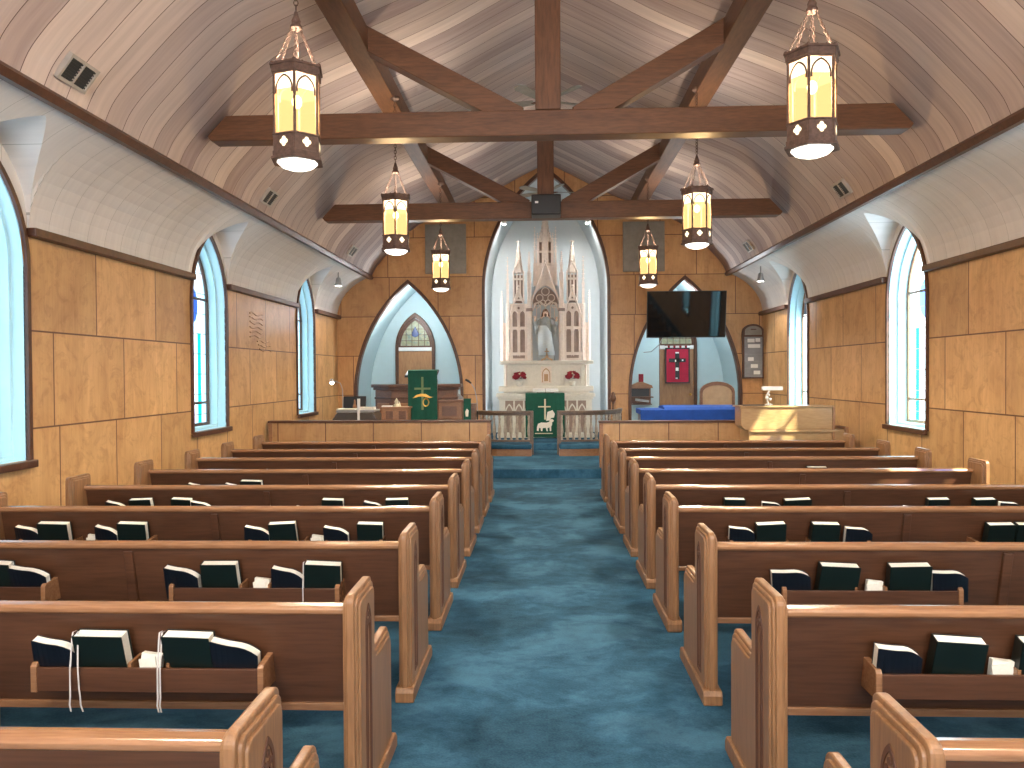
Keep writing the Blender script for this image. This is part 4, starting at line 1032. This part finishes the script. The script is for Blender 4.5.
# poinsettias
for px, lab in ((519, 'red poinsettia arrangement at the left of the altar shelf'), (571, 'red poinsettia arrangement at the right of the altar shelf')):
    e = thing('poinsettia', lab, 'flowers', (rx(px), 16.99, rz(386)))
    MB().lathe([(.04,0),(.06,.02),(.07,.10),(.06,.11),(.001,.11)], (0,0,0), 12).build('pot', M['cream_lo'], e)
    b = MB(); rr = random.Random(px)
    for k in range(26):
        a = rr.uniform(0, 6.28); el = rr.uniform(-.3, 1.2); c_ = Vector((.13*math.cos(a)*math.cos(el), .05*math.sin(a)*math.cos(el)-.03, .21+.10*math.sin(el)))
        for j in range(5):
            t_ = 2*math.pi*j/5; d = Vector((math.cos(t_), -.4, math.sin(t_)))*.045; s1 = Vector((-math.sin(t_), 0, math.cos(t_)))*.018
            b.add([c_, c_+d*.5+s1, c_+d, c_+d*.5-s1], [(0,1,2,3)])
    b.build('red_bracts', M['redf'], e)
    b = MB()
    for k in range(10):
        a = k*.63; c_ = Vector((0,0,.18)); d = Vector((math.cos(a)*.17, math.sin(a)*.08-.03, .02*math.sin(k*3)))
        s1 = Vector((-d.y, d.x, 0)).normalized()*.03; b.add([c_, c_+d*.6+s1, c_+d, c_+d*.6-s1], [(0,1,2,3)])
    b.build('leaves', M['green'], e)
    MB().sphere((.0,-.09,.28), .02, 6).build('yellow_centre', M['pale'], e)

# ------------------------------------------------------------------ left choir furniture
FZ = .14
e = thing('organ_console', 'smoky dark organ console behind the left screen, topped with white papers', 'organ console', (-3.26, 13.2, FZ))
b = MB().prism([(-.45,0),(.42,0),(.42,.74),(.34,.86),(-.28,.86),(-.45,.62)], 'y', 0, .6); b.build('case', M['console'], e, bevel=.02)
b = MB().box((-.3,.02,.86), (.36,.56,.9)); b.build('lid', M['grey'], e, bevel=.008)
b = MB().box((-.25,.3,.9), (.15,.33,1.14), Matrix.Rotation(-.2, 3, 'X'), (0,.3,.9)); b.build('music_desk', M['black'], e)
b = MB().box((-.3,.05,.905), (.02,.28,.925)); b.box((.05,.1,.905), (.34,.3,.95)); tag(b.build('sheet_music', M['paper'], loc=(-3.26,13.2,FZ)), 'white papers lying on top of the dark organ console', 'papers')
b = MB().box((-.01,.0,.72), (.03,.05,1.1)); tag(b.build('desk_clip', M['white'], loc=(-3.17,13.19,FZ)), 'thin white upright holder at the front edge of the dark organ console', 'holder')
b = MB().lathe([(.03,0),(.035,.06),(.02,.1),(.012,.17),(.001,.18)], (0,0,0), 10); tag(b.build('small_bottle', M['oak2'], loc=(-3.3,13.5,1.04)), 'small brown bottle on the dark organ console', 'bottle')
e = thing('organ_lamp', 'gooseneck lamp with a glowing bulb over the organ console', 'lamp', (-3.5, 13.45, 1.04))
MB().tube([(0,0,0),(0,0,.35),(-.04,0,.47),(-.12,0,.5),(-.18,0,.49)], .009, 6).build('gooseneck', M['grey'], e)
MB().lathe([(.03,0),(.035,.03),(.001,.035)], (0,0,0), 10).build('base', M['grey'], e)
MB().sphere((-.19,0,.48), .035, 8).build('bulb', M['spotlit'], e)
MB().lathe([(.045,.0),(.04,.04),(.01,.06)], (-.19,0,.49), 10).build('lamp_shade', M['grey'], e)
e = thing('pulpit', 'brown angular wooden pulpit with moulded cornice behind the green banner', 'pulpit', (-2.38, 14.3, FZ))
foot = [(-.78,.5),(-.78,.25),(-.42,0),(.42,0),(.78,.25),(.78,.5)]
b = MB().prism(foot, 'z', 0, 1.22); b.build('body', M['walnut'], e, bevel=.01)
b = MB().prism([(x*1.05, y*1.1-.03) for x, y in foot], 'z', 1.22, 1.27); b.prism([(x*1.1, y*1.15-.05) for x, y in foot], 'z', 1.27, 1.33); b.build('cornice', M['trim'], e, bevel=.008)
b = MB().prism([(x*1.02, y*1.06-.02) for x, y in foot], 'z', 1.05, 1.09); b.build('waist_moulding', M['trim'], e, bevel=.008)
for k in range(5):
    (xa, ya), (xb, yb) = foot[k], foot[k+1]; A_, B_ = Vector((xa,ya)), Vector((xb,yb)); d = (B_-A_); L_ = d.length; d.normalize(); nn = Vector((d.y,-d.x))
    if L_ < .3: continue
    b = MB(); p0 = A_+d*.06+nn*.012; p1 = B_-d*.06+nn*.012; q0 = p0-nn*.02; q1 = p1-nn*.02
    b.prism([tuple(p0), tuple(p1), tuple(q1), tuple(q0)], 'z', .2, .98); b.build('raised_panel', M['oak2'], e, bevel=.01)
e = thing('offering_cabinet', 'small pinkish wooden cabinet with square dark panels and a figurine on top', 'cabinet', (-2.47, 13.0, FZ))
b = MB().box((-.23,-.12,0), (.23,.15,.94)); b.build('case', M['oak2'], e, bevel=.01)
b = MB().box((-.25,-.14,.94), (.25,.17,.97)); b.build('top', M['oak2'], e, bevel=.006)
for x in (-.09, .13): MB().box((x-.06,-.128,.76), (x+.06,-.118,.9)).build('dark_panel', M['walnut'], e)
b = MB().lathe([(.06,0),(.05,.03),(.03,.05),(.035,.09),(.018,.12),(.001,.15)], (0,0,0), 12); b.lathe([(.03,0),(.001,.09)], (.05,0,.0), 8); tag(b.build('figurine', M['pale'], loc=(-2.46,13.0,1.11)), 'small pale bell-shaped figurine on the low wooden cabinet', 'figurine')
b = MB().box((-.12,-.06,0), (.05,.06,.02)); tag(b.build('white_booklet', M['paper'], loc=(-2.62,12.75,.0)), 'white booklet at the left of the small wooden cabinet', 'booklet')
bpy.data.objects['white_booklet'].location = (-2.58, 12.98, 1.11)
e = thing('lectern', 'lectern with slanted black bookrest hung with a tall green banner', 'lectern', (-2.06, 13.45, FZ))
b = MB().box((-.2,0,0), (.2,.32,1.43)); b.build('stand', M['walnut'], e, bevel=.01)
b = MB().prism([(.0,1.46),(.38,1.56),(.38,1.60),(.0,1.5)], 'x', -.34, .22); b.build('bookrest', M['black'], e, bevel=.006)
b = MB(); vs = []; fs = []; n = 10
e2 = thing('lectern_banner', 'green hanging with cross and golden emblem on the front of the lectern', 'banner', (-2.06, 13.3, FZ))
for k in range(n+1):
    x = -.255+.51*k/n; wv = .006*math.sin(k*1.3)
    for (y, z) in ((.2,1.60),(.05,1.592),(.0,1.58),(-.01+wv,1.1),(-.01+wv,.72),(-.002+wv,.72),(-.002+wv,1.1),(.01,1.575),(.06,1.577),(.2,1.585)): vs.append((x,y,z))
for k in range(n):
    for q in range(10): fs.append((10*k+q, 10*k+(q+1)%10, 10*k+10+(q+1)%10, 10*k+10+q))
b.add(vs, fs); b.build('cloth', M['green'], e2)
b = MB().box((-.018,-.028,.90), (.018,-.018,1.47)); b.box((-.14,-.028,1.25), (.14,-.018,1.285)); b.build('embroidered_cross', plain('dull_thread', (.18,.26,.12), .7), e2)
shape('golden_emblem', 'gold', e2, [(-.17,1.10),(-.11,1.155),(-.03,1.18),(.06,1.175),(.13,1.13),(.19,1.12),(.12,1.105),(.06,1.12),(.0,1.135),(-.06,1.13)], -.024, .008)
b = MB(); b.torus((.06,-.026,1.03), .05, .012, (1,0,0), (0,0,1.3), 12, 5); b.build('golden_loop', M['gold'], e2)
e = thing('side_cabinet', 'low light wooden reading desk behind the left screen near the aisle', 'cabinet', (-1.62, 13.5, FZ))
b = MB().box((-.2,0,0), (.23,.35,1.02)); b.build('case', M['oak2'], e, bevel=.008)
b = MB().box((-.22,-.02,1.02), (.25,.37,1.06)); b.build('top', M['walnut'], e, bevel=.008)
b = MB().box((-.13,-.012,.78), (.13,.0,.95)); b.build('sunk_panel', M['walnut'], e); b = MB().box((-.2,-.03,.74), (.23,.0,.76)); b.build('shelf_edge', M['oak2'], e)
e = thing('clergy_chair', 'grey upholstered rounded chair back rising beside the green banner', 'chair', (-1.80, 15.35, FZ))
b = MB().prism([(-.28,.4),(-.28,.85)]+[(.28*math.cos(math.radians(180-18*k)), .9+.26*math.sin(math.radians(18*k))) for k in range(11)]+[(.28,.4)], 'y', 0, .08); b.build('backrest', M['slate'], e, bevel=.02)
MB().box((-.28,-.45,.38), (.28,0,.48)).build('seat', M['slate'], e, bevel=.02)
for x in (-.25,.25):
    for y in (-.42,.04): MB().box((x-.025,y-.025,0), (x+.025,y+.025,.39)).build('leg', M['walnut'], e)
e = thing('small_reading_stand', 'brown stand draped with a narrow green stole near the microphone', 'stand', (-1.20, 13.35, FZ))
b = MB().box((-.13,0,0), (.05,.25,.98)); b.build('case', M['walnut'], e, bevel=.006)
b = MB().box((-.16,-.02,.55), (-.03,.0,1.09)); b.box((-.16,-.02,1.075), (-.03,.1,1.09)); o = b.build('green_stole', M['green'], loc=(-1.19,13.32,FZ), bevel=.006); tag(o, 'narrow green stole with small white emblem next to the microphone', 'stole')
b = MB().prism([(-.12,.78),(-.08,.78),(-.07,.88),(-.1,.92),(-.13,.86)], 'y', -.026, -.02); b.build('white_emblem', M['paper'], o)
MB().box((-.14,-.01,.98), (.06,.26,1.0)).build('top', M['walnut'], e)
e = thing('microphone', 'black gooseneck microphone curving up at the aisle end of the left screen', 'microphone', (-1.06, 12.75, FZ))
MB().lathe([(.1,0),(.1,.015),(.015,.03),(.012,.9),(.001,.9)], (0,0,0), 12).build('floor_stand', M['black'], e)
MB().tube([(0,0,.88),(-.01,0,1.1),(-.05,0,1.28),(-.11,0,1.37)], .008, 6).build('gooseneck', M['grey'], e)
MB().tube([(-.10,0,1.36),(-.15,0,1.40),(-.2,0,1.425)], [.012,.02,.018], 8).build('microphone_head', M['black'], e)

# ------------------------------------------------------------------ right choir furniture
e = thing('covered_table', 'long table under a bright blue cloth behind the right screen', 'table', (2.61, 13.6, FZ))
b = MB(); b.box((-.86,-.0,.78), (.87,.75,.87)); b.box((-.87,-.012,.35), (.88,.0,.865)); b.build('blue_cloth', M['blue'], e, bevel=.02)
b = MB().prism([(.0,.87),(.75,.87),(.75,.90),(.4,.935),(.1,.91)], 'x', -.45, .87); b.build('cloth_mound', M['blue'], e, bevel=.02)
for x in (-.8,.8):
    for y in (.06,.7): MB().box((x-.025,y-.025,0), (x+.025,y+.025,.79)).build('leg', M['grey'], e)
e = thing('arched_chair', 'upholstered brown chair with arched wooden back in the right recess', 'chair', (3.42, 15.1, FZ))
arcp = lambda r, z0, ry: [(-r,.3),(-r,z0)]+[(r*math.cos(math.radians(180-18*k)), z0+ry*math.sin(math.radians(18*k))) for k in range(1,10)]+[(r,z0),(r,.3)]
b = MB().prism(arcp(.29,1.12,.15), 'y', 0, .05); b.build('backrest', plain('tan_upholstery', (.34,.22,.13), .8), e)
b = MB().band(arcp(.335,1.14,.2), arcp(.285,1.12,.15), 'y', -.02, .07); b.build('back_frame', M['walnut'], e, bevel=.008)
MB().box((-.33,-.5,.36), (.33,.0,.46)).build('seat', M['walnut'], e, bevel=.02)
for x in (-.3,.3):
    for y in (-.46,.03): MB().box((x-.03,y-.03,0), (x+.03,y+.03,.37)).build('leg', M['walnut'], e)
e = thing('wall_shelf', 'small brown roofed wall shelf on the blue wall of the right recess', 'wall shelf', (2.27, Y1+.75, .95))
b = MB().box((-.25,.0,-.02), (.25,.24,.0)); b.box((-.25,.2,0), (.25,.24,.38)); b.box((-.28,-.03,.14), (.28,.24,.165)); b.build('shelf_body', M['walnut'], e)
b = MB().prism([(-.27,.36),(-.25,.42),(-.04,.5),(.04,.5),(.25,.42),(.27,.36)], 'y', -.02, .26); b.build('roof', M['oak2'], e)
b = MB().box((-.04,.02,.5), (.06,.1,.68)); b.build('chimney_block', M['redf'], e)
b = MB().box((-.12,-.02,.05), (.18,.1,.1), Matrix.Rotation(.15, 3, 'Y')); b.build('silver_tray', M['grey'], e)
b = MB().box((-.2,.1,.17), (.2,.16,.34)); b.build('dark_recess', M['black'], e)
# it hangs on a short partition at its back
b = MB().box((1.93, Y1+.99, .1), (2.72, Y1+1.06, 3.4)); struct(b.build('wall_recess_side', M['blue_paint']), 'pale blue wall piece behind the small shelf')
e = thing('crimson_banner', 'crimson banner with a black cross of white squares hung on the right door', 'banner', (3.2, Y1+1.33, 1.42))
b = MB().box((-.27,0,0), (.27,.012,.80)); b.build('cloth', M['red'], e)
b = MB(); b.band([(-.285,-.015),(.285,-.015),(.285,.82),(-.285,.82)], [(-.255,.015),(.255,.015),(.255,.79),(-.255,.79)], 'y', -.006, .014, True); b.build('black_border', M['black'], e)
b = MB()
for x in (-.2,-.07,.07,.2): b.box((x-.025,0,.81), (x+.025,.01,.88))
b.build('hanging_tab', M['redf'], e)
MB().tube([(-.3,0,.88),(.3,0,.88)], .012, 6).build('hanging_rod', M['walnut'], e)
b = MB(); b.box((-.055,-.014,.08), (.045,-.004,.72)); b.box((-.2,-.014,.48), (.19,-.004,.57)); b.build('black_cross', M['black'], e)
b = MB(); b.box((-.05,-.02,.69), (.03,-.012,.72)); b.box((-.06,-.02,.49), (-.035,-.012,.54)); b.box((.1,-.02,.51), (.135,-.012,.545)); b.box((-.045,-.02,.28), (.02,-.012,.355)); b.box((-.045,-.02,.09), (.0,-.012,.12)); b.build('white_square', M['white'], e)
e = thing('television', 'large black flat television mounted above the right recess door', 'television', (2.96, 15.8, 2.84))
e.rotation_euler = (math.radians(8), 0, 0)
MB().box((-.80,0,-.475), (.80,.05,.475)).build('casing', M['black'], e, bevel=.01)
MB().box((-.785,-.004,-.455), (.785,.001,.46)).build('screen', M['screen'], e)
MB().box((-.12,.05,-.12), (.12,1.1,.02)).build('wall_bracket', M['black'], e)
b = MB(); b.tube([(-.45,.1,-.47),(-.5,.3,-.65),(-.62,.55,-.82),(-.75,.8,-.86)], .008, 6); b.build('cable', M['grey'], e)
e = thing('hymn_board', 'grey hymn number board with arched wooden top at the right of the chancel wall', 'hymn board', (4.58, Y1-.05, 1.52))
b = MB().prism([(-.23,0),(.23,0),(.23,1.02)]+[(.23*math.cos(math.radians(18*k)), 1.02+.16*math.sin(math.radians(18*k))) for k in range(1,10)]+[(-.23,1.02)], 'y', -.03, .04); b.build('board_frame', M['trim'], e, bevel=.008)
b = MB().box((-.19,-.045,.03), (.19,-.03,.90)); b.build('number_panel', M['slate'], e)
b = MB().prism([(-.18,.94),(.18,.94),(.18,1.02)]+[(.18*math.cos(math.radians(18*k)), 1.02+.115*math.sin(math.radians(18*k))) for k in range(1,10)]+[(-.18,1.02)], 'y', -.042, -.03); b.build('title_plate', M['greyfab'], e)
b = MB()
for z in (.1,.25,.4,.55,.7,.84): b.box((-.18,-.052,z-.03), (.18,-.045,z-.022))
b.build('slot_rail', M['grey'], e)
for x0, x1, z in ((-.13,.02,.80),(.04,.14,.81),(-.12,.14,.68),(-.12,.0,.40),(-.06,.09,.25),(.0,.14,.11)):
    MB().box((x0,-.056,z-.02), (x1,-.05,z+.06)).build('number_card', M['white'], e)
MB().box((-.06,-.046,1.05), (.06,-.041,1.07)).build('title_line', M['trim'], e)
# grey acoustic panels
for x, lab in ((-2.08, 'grey cloth speaker panel high on the chancel wall, left of the niche'), (2.24, 'grey cloth speaker panel high on the chancel wall, right of the niche')):
    b = MB().box((-.45,-.07,-.54), (.45,.0,.54)); o = b.build('acoustic_panel', M['greyfab'], loc=(x, Y1, 4.40), bevel=.01); tag(o, lab, 'wall panel')
# piano and things on it
e = thing('upright_piano', 'blond upright piano with plain back facing the pews, partly sunlit', 'piano', (3.68, 11.55, 0))
b = MB().prism([(-.72,1.13),(-.72,.86),(-.66,.80),(.62,.80),(.62,1.13)], 'y', 0, .36); b.build('upper_case', M['piano'], e, bevel=.01)
b = MB().box((-.6,.02,.0), (.82,.55,.80)); b.build('lower_case', M['piano'], e, bevel=.01)
b = MB().box((-.74,-.02,1.13), (.64,.42,1.155)); b.build('lid', M['piano'], e, bevel=.006)
b = MB().box((-.62,-.012,.765), (.70,.03,.80)); b.build('ledge', M['piano'], e, bevel=.005)
b = MB().box((.62,-.01,.0), (.66,.4,1.13)); b.box((.8,-.0,.0), (.86,.58,.84)); b.build('side_panel', M['oak2'], e, bevel=.01)
b = MB().box((-.16,-.02,0), (.16,.1,.012)); tag(b.build('black_folder', M['black'], loc=(3.2,11.75,1.155)), 'thin black folder lying at the left end of the piano top', 'folder')
e = thing('piano_lamp', 'white bar lamp on a short pale figure-like stand on the piano', 'lamp', (3.47, 11.84, .0))
MB().box((-.12,-.03,1.38), (.19,.03,1.44)).build('lamp_shade', M['white'], e, bevel=.01)
MB().tube([(-.02,0,1.16),(-.03,0,1.2),(-.05,0,1.3),(0,0,1.39)], .012, 6).build('pole', M['white'], e)
b = MB().sphere((-.05,-.02,1.27), .028, 6); b.sphere((.0,-.02,1.25), .024, 6); b.sphere((-.02,-.02,1.31), .02, 6); b.build('ornament', M['white'], e)
MB().lathe([(.06,.0),(.06,.012),(.02,.02),(.012,.03)], (-.02,0,1.158), 10).build('base', M['white'], e)
e = thing('processional_stand', 'small brown knobbed post standing behind the right altar rail against the wall', 'stand', (1.46, 15.75, FZ))
MB().lathe([(.11,0),(.11,.02),(.02,.05),(.018,.9),(.03,.92),(.001,.93)], (0,0,0), 12).build('pole', M['walnut'], e, smooth=True)
MB().lathe([(.02,.92),(.05,.95),(.07,1.0),(.05,1.06),(.02,1.09),(.04,1.11),(.001,1.14)], (0,0,0), 12).build('finial', M['walnut'], e, smooth=True)
# carved relief outline on the left wall panel
b = MB(); rr = random.Random(3)
for k in range(9):
    z = 2.62-.07*k; pts = [(CX-HW+.004, 11.75+.09*j+(.05*k if k > 5 else 0), z+.018*math.sin(j*1.4+k)) for j in range(7)]
    b.tube(pts, .011, 6)
tag(b.build('wood_relief', M['ply_side']), 'faint carved wooden relief on the left wall between the windows', 'relief')
